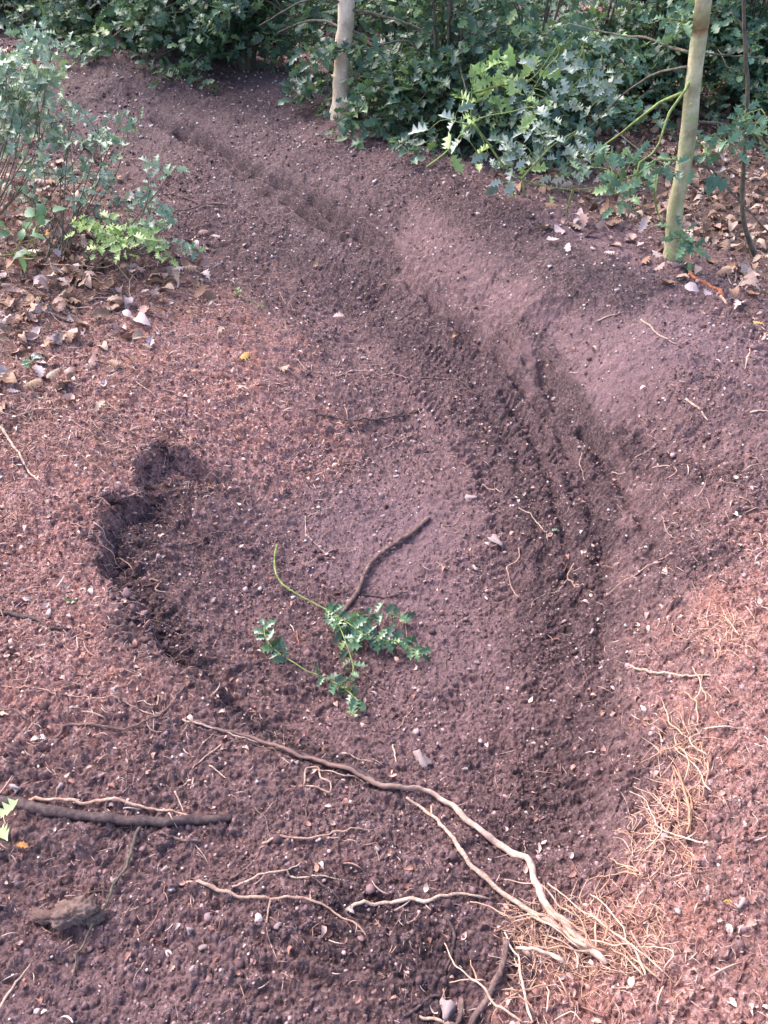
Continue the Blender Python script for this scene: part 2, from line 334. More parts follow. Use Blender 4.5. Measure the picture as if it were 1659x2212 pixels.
def tube(P, R, n=7, rough=.12, seed=0):
    P = np.asarray(P, float); R = np.asarray(R, float); m = len(P)
    T = np.gradient(P, axis=0); T /= np.linalg.norm(T, axis=1)[:, None] + 1e-9
    u = np.cross(T[0], [0.3, 0.2, 1.0]); u /= np.linalg.norm(u); U = [u]
    for i in range(1, m):
        u = U[-1] - T[i] * (U[-1] @ T[i]); u /= np.linalg.norm(u) + 1e-9; U.append(u)
    U = np.array(U); B = np.cross(T, U)
    a = np.linspace(0, 2 * np.pi, n, endpoint=False)
    rr = R[:, None] * (1 + rough * 2 * vn(np.arange(m)[:, None] * .45 + 0 * a[None], a[None] * 1.3 + 0 * R[:, None], seed + 5)
                       + rough * 1.2 * vn(np.arange(m)[:, None] * .13 + 0 * a[None], 0 * a[None] + 0 * R[:, None], seed + 9))
    V = P[:, None] + rr[..., None] * (np.cos(a)[None, :, None] * U[:, None] + np.sin(a)[None, :, None] * B[:, None])
    V = V.reshape(-1, 3); i, j = np.meshgrid(np.arange(m - 1), np.arange(n), indexing='ij'); k = (j + 1) % n
    F = np.stack([i * n + j, i * n + k, (i + 1) * n + k, (i + 1) * n + j], -1).reshape(-1, 4)
    V = np.vstack([V, P[0] - T[0] * R[0] * .3, P[-1] + T[-1] * R[-1] * .3]); c0, c1 = m * n, m * n + 1
    j = np.arange(n); k = (j + 1) % n
    C = np.concatenate([np.stack([k, j, np.full(n, c0)], -1), np.stack([(m - 1) * n + j, (m - 1) * n + k, np.full(n, c1)], -1)])
    return V, [F, C]

def leaf_template(out, tip, curl=0., cup=0., wav=0.):
    """a leaf along +Y from a list of right hand outline points; returns (V, [quads, tris])"""
    ys = [p[1] for p in out]; n = len(out)
    V = [(0, 0, 0)] + [(0, y * .98, 0) for y in ys] + [(0, tip, 0)]
    ri = len(V); V += [(x, y, 0) for x, y in out]; li = len(V); V += [(-x, y, 0) for x, y in out]
    V = np.array(V, float); Q, T = [], []
    for i in range(n - 1):
        Q.append((1 + i, ri + i, ri + i + 1, 2 + i)); Q.append((li + i, 1 + i, 2 + i, li + i + 1))
    T += [(0, ri, 1), (0, 1, li), (n, ri + n - 1, n + 1), (li + n - 1, n, n + 1)]
    x, y = V[:, 0].copy(), V[:, 1].copy()
    V[:, 2] = cup * np.abs(x) ** 1.2 + curl * (y - .4) ** 2 - curl * .16
    for k in range(n):
        V[ri + k, 2] += wav * (1 if k % 2 else -.6); V[li + k, 2] += wav * (1 if k % 2 else -.6)
    return V, [np.array(Q), np.array(T)]

HO = [(.05,.04),(.26,.13),(.11,.26),(.34,.40),(.12,.53),(.30,.70),(.08,.84)]
HOLLY = [leaf_template(HO, 1.08, cu, cp_, w) for cu, cp_, w in ((-.35,.5,.07),(.3,.35,.09),(-.1,.9,.06))]
HS = [(.24,.14),(.13,.29),(.35,.43),(.15,.58),(.27,.78)]
HOLLYF = [leaf_template(HS, 1.04, cu, cp_, .06) for cu, cp_ in ((-.4,.5),(.3,.3))]
HOLLYB = HOLLYF + HOLLY[:2]
OVAL = [leaf_template([(.13,.08),(.26,.25),(.31,.45),(.26,.65),(.13,.85)], 1.0, -.3, .3, .02)]
OK_ = [(.03,.05),(.05,.16),(.17,.24),(.10,.32),(.25,.42),(.14,.50),(.31,.62),(.17,.70),(.22,.83),(.10,.90)]
OAK = [leaf_template(OK_, 1.0, cu, cp_, w) for cu, cp_, w in ((-.9,.8,.05),(.9,1.2,.05),(-.4,-.9,.07),(1.3,-.4,.06))]
for V, f in OAK[:2]:
    V[:, 0] += .10 * np.sin(V[:, 1] * 3)
BEECH = [leaf_template([(.12,.08),(.24,.25),(.28,.45),(.24,.65),(.12,.85)], 1.0, 1.6, 1.2, .04), leaf_template([(.12,.08),(.24,.25),(.28,.45),(.24,.65),(.12,.85)], 1.0, -1.2, .8, .05)]

def ico_lump(seed, sub=0, flat=.7, jag=.25):
    t = (1 + 5 ** .5) / 2
    V = np.array([(-1,t,0),(1,t,0),(-1,-t,0),(1,-t,0),(0,-1,t),(0,1,t),(0,-1,-t),(0,1,-t),(t,0,-1),(t,0,1),(-t,0,-1),(-t,0,1)], float)
    V /= np.linalg.norm(V[0]); F = [(0,11,5),(0,5,1),(0,1,7),(0,7,10),(0,10,11),(1,5,9),(5,11,4),(11,10,2),(10,7,6),(7,1,8),(3,9,4),(3,4,2),(3,2,6),(3,6,8),(3,8,9),(4,9,5),(2,4,11),(6,2,10),(8,6,7),(9,8,1)]
    for _ in range(sub):
        V = list(map(tuple, V)); mid = {}; G = []
        def mp(a, b):
            k = (min(a, b), max(a, b))
            if k not in mid:
                p = np.array(V[a]) + np.array(V[b]); V.append(tuple(p / np.linalg.norm(p))); mid[k] = len(V) - 1
            return mid[k]
        for a, b, c_ in F:
            x, y, z = mp(a, b), mp(b, c_), mp(c_, a); G += [(a,x,z),(b,y,x),(c_,z,y),(x,y,z)]
        F = G; V = np.array(V)
    r = np.random.default_rng(seed)
    d = r.normal(size=(5, 3)); k = 1 + jag * np.sin(V @ d.T * 1.7 + r.random(5) * 6).mean(1) * 1.6 + (jag * .35) * (r.random(len(V)) - .5)
    V = V * k[:, None] * np.array([1, .75 + .3 * r.random(), flat]); return V, [np.array(F)]

def frames(m, up, ydir=None, tilt=.3, size=1.):
    """random frames whose Z is near `up`"""
    up = np.broadcast_to(np.asarray(up, float), (m, 3)) + rng.normal(size=(m, 3)) * tilt
    up = up / np.linalg.norm(up, axis=1)[:, None]
    y = rng.normal(size=(m, 3)) if ydir is None else np.broadcast_to(ydir, (m, 3))
    y = y - up * (y * up).sum(1)[:, None]; y /= np.linalg.norm(y, axis=1)[:, None] + 1e-9
    x = np.cross(y, up); M = np.stack([x, y, up], -1)
    return M * np.broadcast_to(size, (m,))[:, None, None]

# ------------------------------------------------------------------ materials
class N:
    def __init__(s, name):
        s.m = bpy.data.materials.new(name); s.m.use_nodes = True; s.t = s.m.node_tree; s.t.nodes.clear()
        s.out = s.t.nodes.new('ShaderNodeOutputMaterial'); s.p = s.t.nodes.new('ShaderNodeBsdfPrincipled'); s.l(s.p.outputs[0], s.out.inputs[0])
    def l(s, a, b): s.t.links.new(a, b)
    def n(s, t, **kw):
        x = s.t.nodes.new(t)
        for k, v in kw.items(): setattr(x, k, v)
        return x
    def noise(s, scale, detail=4, rough=.6, vec=None, dist=0):
        x = s.n('ShaderNodeTexNoise'); x.inputs['Scale'].default_value = scale; x.inputs['Detail'].default_value = detail
        x.inputs['Roughness'].default_value = rough; x.inputs['Distortion'].default_value = dist
        if vec is None:
            if not hasattr(s, 'tc'): s.tc = s.n('ShaderNodeTexCoord')
            vec = s.tc.outputs['Object']
        s.l(vec, x.inputs['Vector']); return x.outputs['Fac']
    def ramp(s, fac, stops, interp='LINEAR'):
        r = s.n('ShaderNodeValToRGB'); r.color_ramp.interpolation = interp; e = r.color_ramp.elements
        while len(e) < len(stops): e.new(.5)
        for a, (p, c_) in zip(e, stops): a.position = p; a.color = (*c_, 1) if len(c_) == 3 else c_
        s.l(fac, r.inputs[0]); return r.outputs[0]
    def mix(s, f, a, b, mode='MIX'):
        x = s.n('ShaderNodeMix', data_type='RGBA', blend_type=mode)
        for k, v in ((0, f), (6, a), (7, b)):
            if hasattr(v, 'is_linked') or hasattr(v, 'links'): s.l(v, x.inputs[k])
            elif k == 0: x.inputs[0].default_value = v
            else: x.inputs[k].default_value = (*v, 1)
        return x.outputs[2]
    def math(s, op, a, b=0.):
        x = s.n('ShaderNodeMath', operation=op)
        for k, v in ((0, a), (1, b)):
            if hasattr(v, 'links'): s.l(v, x.inputs[k])
            else: x.inputs[k].default_value = v
        return x.outputs[0]
    def attr(s, name): return s.n('ShaderNodeAttribute', attribute_name=name)
    def bump(s, h, dist=.002, strength=1.):
        b = s.n('ShaderNodeBump'); b.inputs['Distance'].default_value = dist; b.inputs['Strength'].default_value = strength
        s.l(h, b.inputs['Height']); s.l(b.outputs[0], s.p.inputs['Normal'])
    def fin(s, col=None, rough=.8, spec=.4):
        if col is not None: s.l(col, s.p.inputs['Base Color'])
        if hasattr(rough, 'links'): s.l(rough, s.p.inputs['Roughness'])
        else: s.p.inputs['Roughness'].default_value = rough
        s.p.inputs['Specular IOR Level'].default_value = spec; return s.m

def mat_ground():
    s = N('forest soil'); z = s.n('ShaderNodeSeparateXYZ'); s.l(s.attr('zone').outputs['Vector'], z.inputs[0])
    lit, sm, lf = z.outputs[0], z.outputs[1], z.outputs[2]
    grain = s.noise(260, 3, .7); mid = s.noise(38, 5, .65); big = s.noise(3.5, 4, .6)
    def vor(scale, amt):
        w = s.n('ShaderNodeTexNoise'); w.inputs['Scale'].default_value = scale * .8; w.inputs['Detail'].default_value = 3; s.l(s.tc.outputs['Object'], w.inputs['Vector'])
        a = s.n('ShaderNodeVectorMath', operation='SCALE'); s.l(w.outputs['Color'], a.inputs[0]); a.inputs['Scale'].default_value = amt / scale
        b = s.n('ShaderNodeVectorMath', operation='ADD'); s.l(s.tc.outputs['Object'], b.inputs[0]); s.l(a.outputs[0], b.inputs[1])
        v = s.n('ShaderNodeTexVoronoi'); v.inputs['Scale'].default_value = scale; s.l(b.outputs[0], v.inputs['Vector'])
        c_ = s.n('ShaderNodeSeparateColor'); s.l(v.outputs['Color'], c_.inputs[0]); return c_.outputs[0], c_.outputs[1]
    v1, v1b = vor(62, 1.2); v2, v2b = vor(150, 1.2)
    soil = s.ramp(s.math('ADD', s.math('MULTIPLY', mid, .6), s.math('ADD', s.math('MULTIPLY', v1, .2), s.math('MULTIPLY', v2, .3))), [(.30, (.054, .026, .028)), (.5, (.132, .072, .074)), (.66, (.215, .122, .126)), (.82, (.42, .275, .28))])
    soil = s.mix(s.ramp(grain, [(.4, (0, 0, 0)), (.75, (.4, .4, .4))]), soil, (.38, .225, .232))
    soil = s.mix(s.ramp(big, [(.38, (0, 0, 0)), (.62, (.45, .45, .45))]), soil, (.22, .122, .124))
    soil = s.mix(s.ramp(s.noise(8, 5, .65), [(.50, (0, 0, 0)), (.68, (.75, .75, .75))]), soil, s.ramp(v2, [(0, (.055, .030, .033)), (.7, (.13, .078, .083)), (1, (.26, .17, .175))]))
    worn_sheen = s.ramp(s.noise(70, 4, .6), [(.3, (.185, .108, .126)), (.7, (.33, .20, .228))])  # lighter mauve puts the wet sky sheen of worn patches into their colour
    soil = s.mix(s.math('MULTIPLY', sm, .62), soil, worn_sheen)
    needle = s.math('ADD', s.math('MULTIPLY', s.noise(120, 5, .75, dist=1.6), .75), s.math('MULTIPLY', v2b, .25))
    red = s.ramp(needle, [(.30, (.12, .050, .048)), (.45, (.32, .148, .138)), (.58, (.52, .285, .262)), (.74, (.72, .52, .49))])
    red = s.mix(s.ramp(s.noise(9, 4, .6), [(.48, (0, 0, 0)), (.72, (.6, .6, .6))]), red, (.48, .20, .135))
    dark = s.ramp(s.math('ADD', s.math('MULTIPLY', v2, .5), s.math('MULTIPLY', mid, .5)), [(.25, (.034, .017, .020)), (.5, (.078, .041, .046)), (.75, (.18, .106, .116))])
    dfac = s.ramp(s.math('ADD', s.attr('damp_shade').outputs['Fac'], s.math('MULTIPLY', s.math('SUBTRACT', s.noise(20, 5, .7), .5), 1.1)), [(.12, (0, 0, 0)), (.65, (.95, .95, .95))])
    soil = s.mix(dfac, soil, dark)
    lfac = s.math('MULTIPLY', s.ramp(s.math('ADD', lit, s.math('MULTIPLY', s.math('SUBTRACT', s.noise(30, 5, .7), .5), .9)), [(.34, (0, 0, 0)), (.60, (1, 1, 1))]), .95)
    col = s.mix(lfac, soil, red)
    leafc = s.ramp(s.noise(45, 4, .7, dist=.8), [(.3, (.045, .028, .022)), (.5, (.13, .08, .055)), (.7, (.27, .18, .125))])
    col = s.mix(s.math('MULTIPLY', lf, .75), col, leafc)
    s.bump(s.math('ADD', s.noise(420, 4, .7), s.math('MULTIPLY', s.noise(140, 4, .7), 1.6)), .006, 1.)
    ro = s.math('SUBTRACT', .86, s.math('MULTIPLY', sm, .26))
    return s.fin(col, ro, .45)

def mat_var(name, stops, noise_sc=60, amount=.35, rough=.75, spec=.35, bump=.001, bscale=200, dark=(.05, .03, .03)):
    """colour picked per piece by its 'rnd' attribute, mottled by noise"""
    s = N(name); c_ = s.ramp(s.attr('rnd').outputs['Fac'], stops)
    c_ = s.mix(s.ramp(s.noise(noise_sc, 5, .7), [(.42, (amount,) * 3), (.62, (0, 0, 0))]), c_, dark)
    s.bump(s.noise(bscale, 4, .7), bump); return s.fin(c_, rough, spec)

def mat_bark(name, a, b, dark, scale=60, rough=.8, moss=None, stretch=4):
    s = N(name); tc = s.n('ShaderNodeTexCoord'); mp = s.n('ShaderNodeMapping'); mp.inputs['Scale'].default_value = (1, 1, 1 / stretch)
    s.l(tc.outputs['Object'], mp.inputs[0])
    f = s.noise(scale, 6, .7, mp.outputs[0]); c_ = s.ramp(f, [(.3, dark), (.48, a), (.7, b)])
    if moss:
        c_ = s.mix(s.ramp(s.noise(14, 5, .7), [(.45, (0, 0, 0)), (.65, (.75, .75, .75))]), c_, moss)
    g_ = s.noise(scale * 5, 4, .7); c_ = s.mix(s.ramp(s.noise(scale * .6, 5, .75), [(.48, (0, 0, 0)), (.62, (.55, .55, .55))]), c_, dark)
    s.bump(s.math('ADD', f, s.math('MULTIPLY', g_, .5)), .004); return s.fin(c_, rough, .3)

def mat_leaf(name, stops, rough=.38, trans=.25, spec=.5, tcol=(.25, .4, .08)):
    s = N(name); r = s.attr('rnd').outputs['Fac']; c_ = s.ramp(r, stops)
    c_ = s.mix(s.ramp(s.noise(160, 3, .6), [(.4, (0, 0, 0)), (.8, (.35, .35, .35))]), c_, (.05, .07, .03))
    s.fin(c_, rough, spec); s.bump(s.noise(130, 2, .5), .001, .5)
    tr = s.n('ShaderNodeBsdfTranslucent'); s.l(s.mix(.5, c_, tcol), tr.inputs[0])
    mx = s.n('ShaderNodeMixShader'); mx.inputs[0].default_value = trans
    s.l(s.p.outputs[0], mx.inputs[1]); s.l(tr.outputs[0], mx.inputs[2]); s.l(mx.outputs[0], s.out.inputs[0]); return s.m

M_GROUND = mat_ground()
M_CRUMB = mat_var('soil crumbs', [(0, (.065, .033, .036)), (.4, (.13, .073, .077)), (.75, (.25, .15, .155)), (1, (.50, .35, .355))], 300, .3, .9, .3)
M_NEEDLE = mat_var('dry needles', [(0, (.17, .075, .062)), (.4, (.38, .195, .16)), (.75, (.60, .38, .32)), (1, (.80, .63, .56))], 200, .3)
M_PEB = mat_var('pale pebbles', [(0, (.24, .175, .175)), (.5, (.40, .305, .305)), (1, (.56, .46, .45))], 90, .5, .6, .4, .0008, 300, (.22, .15, .14))
M_GRIT = mat_var('pale grit', [(0, (.36, .28, .28)), (.5, (.58, .47, .47)), (1, (.80, .72, .70))], 90, .3, .6, .4)
M_STONE = mat_var('muddy stone', [(0, (.14, .085, .07)), (1, (.42, .30, .26))], 30, .8, .9, .3, .002, 120, (.10, .06, .055))
M_OAK = mat_var('dead oak leaf', [(0, (.16, .085, .055)), (.4, (.33, .19, .125)), (.75, (.48, .33, .25)), (1, (.60, .49, .44))], 70, .35, .6, .45, .001, 90, (.12, .06, .04))
M_OAKP = mat_var('pinkish dead leaf', [(0, (.28, .14, .11)), (.5, (.46, .28, .24)), (1, (.66, .50, .50))], 70, .35, .5, .5, .001, 90, (.15, .07, .05))
M_ORLEAF = mat_var('orange leaf', [(0, (.50, .20, .07)), (1, (.62, .38, .12))], 60, .3)
M_ROOT = mat_bark('pale root', (.42, .26, .20), (.62, .44, .36), (.24, .13, .10), 70)
M_LONG = mat_var('dusty root bark', [(0, (.20, .125, .11)), (.4, (.30, .20, .17)), (1, (.62, .44, .37))], 55, .55, .75, .3, .002, 90, (.20, .11, .085))
M_ROOTO = mat_var('orange rootlets', [(0, (.46, .25, .16)), (.5, (.66, .41, .30)), (1, (.80, .60, .48))], 60, .45, .7, .3, .001, 200, (.28, .13, .08))
M_STICK = mat_bark('brown stick bark', (.17, .105, .095), (.30, .20, .18), (.07, .04, .04), 80)
M_STICKD = mat_bark('dark wet stick bark', (.085, .052, .053), (.16, .105, .105), (.035, .022, .022), 80, .6)
M_PALE = mat_bark('pale bare wood', (.48, .34, .27), (.68, .53, .44), (.28, .17, .13), 90)
M_RED = mat_bark('red brown bark', (.36, .12, .065), (.52, .22, .13), (.14, .05, .03), 70)
M_TRUNK1 = mat_bark('tan smooth bark', (.66, .52, .40), (.82, .70, .57), (.34, .24, .18), 22, .8, (.52, .46, .33), 2)
M_TRUNK2 = mat_bark('greenish bark', (.46, .41, .25), (.62, .57, .39), (.22, .19, .11), 20, .8, (.30, .34, .15), 2)
M_TRUNKD = mat_bark('dark bark', (.045, .036, .030), (.085, .07, .058), (.018, .014, .012), 25, .85)
M_TWIG = mat_bark('grey brown twig', (.12, .10, .075), (.20, .17, .125), (.05, .04, .035), 60)
M_GTWIG = mat_bark('green holly stem', (.20, .27, .07), (.36, .42, .16), (.10, .12, .05), 60, .5)
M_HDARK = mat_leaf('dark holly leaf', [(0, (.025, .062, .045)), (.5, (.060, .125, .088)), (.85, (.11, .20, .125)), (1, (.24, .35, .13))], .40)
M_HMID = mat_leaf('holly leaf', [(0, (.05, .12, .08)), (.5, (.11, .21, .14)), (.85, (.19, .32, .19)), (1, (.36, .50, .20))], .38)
M_HPALE = mat_leaf('pale sheen holly leaf', [(0, (.13, .20, .13)), (.5, (.26, .37, .27)), (.85, (.38, .48, .36)), (1, (.55, .64, .34))], .36, .25, .5)
M_HGREY = mat_leaf('grey lit holly leaf', [(0, (.10, .16, .11)), (.4, (.20, .27, .20)), (.75, (.36, .42, .36)), (1, (.52, .55, .48))], .35, .15, .6)  # grey sky light on these leaves is mixed into their colour
M_LIME = mat_leaf('lime holly leaf', [(0, (.26, .42, .12)), (1, (.55, .68, .30))], .4, .35)
M_CREAM = mat_leaf('cream green leaf', [(0, (.34, .50, .20)), (1, (.55, .66, .34))], .45, .3)
M_BRAM = mat_leaf('bramble leaf', [(0, (.07, .17, .09)), (1, (.15, .28, .15))], .45, .3)

# ------------------------------------------------------------------ the ground sheet
ud = np.linspace(-1.25, 1.25, 1020)
g = 1.25 * np.cumprod(np.full(26, 1.13)); U = np.concatenate([-g[::-1], ud, g])
ys = [-6.0]
while ys[-1] < 0.28: ys.append(ys[-1] + max(.004, .14 * (0.28 - ys[-1]) + .002))
while ys[-1] < 11:
    t = math.sqrt(ys[-1] ** 2 + 2.56); ys.append(ys[-1] + .0023 * (t / 1.6) ** 1.5)
while ys[-1] < 120: ys.append(ys[-1] * 1.06)
Y = np.array(ys)
wY = np.where(Y > 0, .56 + .38 * Y, .56 + .10 * -Y)
GX = U[None] * wY[:, None]; GY = np.broadcast_to(Y[:, None], GX.shape).copy()
print('ground grid', GX.shape)
for a in range(len(c)):
    for b_ in range(a):
        dd = np.linalg.norm(cp[a, :2] - cp[b_, :2]); sl_ = abs(cp[a, 2] - cp[b_, 2]) / (dd + 1e-6)
        if sl_ > .9: print('steep', CTRL[a], CTRL[b_], round(sl_, 2), round(dd, 2))
zn = zones(GX, GY); GZ = ground(GX, GY, True, zn)
i, j = np.meshgrid(np.arange(len(Y) - 1), np.arange(len(U) - 1), indexing='ij'); nU = len(U)
FQ = np.stack([i * nU + j, i * nU + j + 1, (i + 1) * nU + j + 1, (i + 1) * nU + j], -1).reshape(-1, 4)
gm = mesh('ground', np.stack([GX, GY, GZ], -1).reshape(-1, 3), [FQ], M_GROUND, {'zone': zn.reshape(-1, 3), 'damp_shade': damp_shade_at(GX, GY).ravel()})
obj('ground', gm, label='churned brown forest soil with a hollowed berm turn', kind='structure')

# ------------------------------------------------------------------ loose cover
def rand_area(n, x0, x1, y0, y1):
    """uniform points over the visible wedge of ground"""
    y = np.sqrt(rng.random(n * 2) * ((y1 + 1.5) ** 2 - (y0 + 1.5) ** 2) + (y0 + 1.5) ** 2) - 1.5
    x = (rng.random(n * 2) * (x1 - x0) + x0) * (.62 + .40 * y)
    return x[:n], y[:n]
def gnormal(x, y, e=.012):
    hx = ground(x + e, y, False) - ground(x - e, y, False); hy = ground(x, y + e, False) - ground(x, y - e, False)
    nrm = np.stack([-hx / (2 * e), -hy / (2 * e), np.ones_like(hx)], -1); return nrm / np.linalg.norm(nrm, axis=1)[:, None]

def clods():
    b = MB(); T = [ico_lump(s, 0, .6, .7) for s in range(8)]; TR = [ico_lump(s, 1, .7, 1.0) for s in range(8)]
    for n, y0, y1, s0, s1 in ((80000, .2, 2.3, .0011, .0040), (42000, 2.0, 4.6, .0018, .005), (20000, 4.2, 7.5, .004, .010), (6000, .2, 4.5, .004, .010)):
        x, y = rand_area(n, -1.1, 1.1, y0, y1); z = zones(x, y)
        keep = rng.random(n) > (.30 * z[:, 0] + .75 * z[:, 1] + .3 * z[:, 2]) ; keep &= rng.random(n) < np.clip(.45 + 1.6 * fbm(x * 4, y * 4, 195, 3), .08, 1)
        x, y = x[keep], y[keep]; m = len(x); sz = s0 + (s1 - s0) * rng.random(m) ** 2.2
        P = np.stack([x, y, ground(x, y) + sz * .25], -1); M = frames(m, (0, 0, 1), None, .5, sz)
        k = rng.integers(0, 8, m)
        for q in range(8): b.scatter(T[q], P[k == q], M[k == q])
    # broken clods along the undercut rim
    L = catmull(np.c_[LIP[2:12], np.zeros(10)], .02); m = 1100
    q = L[rng.integers(0, len(L), m)][:, :2] + rng.normal(size=(m, 2)) * .022 + [.012, 0]
    sz = .0015 + .0075 * rng.random(m) ** 4
    P = np.c_[q, ground(q[:, 0], q[:, 1]) + sz * .3]; M = frames(m, (0, 0, 1), None, .6, sz); k = rng.integers(0, 8, m)
    for t_ in range(8): b.scatter(TR[t_], P[k == t_], M[k == t_], rng.random((k == t_).sum()) * .75)
    obj('soil_crumbs', b.mesh('soil_crumbs', M_CRUMB, smooth=False), label='loose dark soil crumbs', kind='stuff')
clods()

def sliver_templates():
    out = []
    for s in range(6):
        r = np.random.default_rng(s); y = np.linspace(-.5, .5, 5); bx = (y ** 2 - .12) * r.uniform(-.4, .4); bz = .12 - (y ** 2) * r.uniform(-.2, .6)
        out.append(tube(np.c_[bx, y, bz], np.array([.6, 1, 1, .9, .5]) * .032, 3, .0))
    return out
def needles():
    b = MB(); T = sliver_templates()
    for n, y0, y1, l0, l1, pw in ((70000, .2, 2.3, .007, .030, 1.6), (50000, 2.0, 4.6, .012, .040, 1.6), (4000, .2, 4.0, .03, .07, 2)):
        x, y = rand_area(n, -1.15, 1.15, y0, y1); z = zones(x, y)
        keep = rng.random(n) < np.clip(.02 + 1.15 * z[:, 0] ** 1.3, 0, 1) * (1 - .8 * z[:, 1]) * np.clip(.65 + 2.2 * fbm(x * 7, y * 7, 222, 3), .15, 1)
        x, y = x[keep], y[keep]; m = len(x); sz = l0 + (l1 - l0) * rng.random(m) ** pw
        P = np.stack([x, y, ground(x, y) + .0012], -1); M = frames(m, (0, 0, 1), None, .3, sz); M[:, :, 2] *= 1.3; M[:, :, 0] *= 1.3; k = rng.integers(0, 6, m)
        for q in range(6): b.scatter(T[q], P[k == q], M[k == q])
    obj('needle_litter', b.mesh('needle_litter', M_NEEDLE), label='reddish dry needles and fibres matted over the banks', kind='stuff')
needles()

def leaf_cover():
    b = MB(); T = OAK + BEECH
    n = 34000; x, y = rand_area(n, -1.4, 1.5, 1.8, 11); z = zones(x, y)
    keep = rng.random(n) < np.clip(z[:, 2] * 1.1 - .12, 0, 1) ** 1.2; x, y = x[keep], y[keep]; m = len(x)
    sz = .035 + .05 * rng.random(m)
    P = np.stack([x, y, ground(x, y) + .006 + .02 * rng.random(m)], -1); M = frames(m, (0, 0, 1), None, .38, sz); k = rng.integers(0, len(T), m)
    for q in range(len(T)): b.scatter(T[q], P[k == q], M[k == q])
    obj('leaf_litter', b.mesh('leaf_litter', M_OAK), label='brown dead leaves carpeting the woodland floor', kind='stuff')
leaf_cover()

def flakes():
    b = MB(); T = BEECH + OAK[:2]
    for n, y0, y1, l0, l1 in ((24000, .2, 2.6, .005, .024), (30000, 2.3, 7.0, .008, .024)):
        x, y = rand_area(n, -1.15, 1.15, y0, y1); z = zones(x, y)
        keep = rng.random(n) < np.clip(.10 + .75 * z[:, 0] + .3 * z[:, 2], 0, 1) * (1 - .7 * z[:, 1])
        x, y = x[keep], y[keep]; m = len(x); sz = l0 + (l1 - l0) * rng.random(m) ** 2
        P = np.stack([x, y, ground(x, y) + .002], -1); M = frames(m, (0, 0, 1), None, .45, sz); k = rng.integers(0, len(T), m)
        for q in range(len(T)): b.scatter(T[q], P[k == q], M[k == q])
    obj('leaf_fragments', b.mesh('leaf_fragments', M_NEEDLE), label='crumbled leaf and bark flakes in the litter', kind='stuff')
flakes()

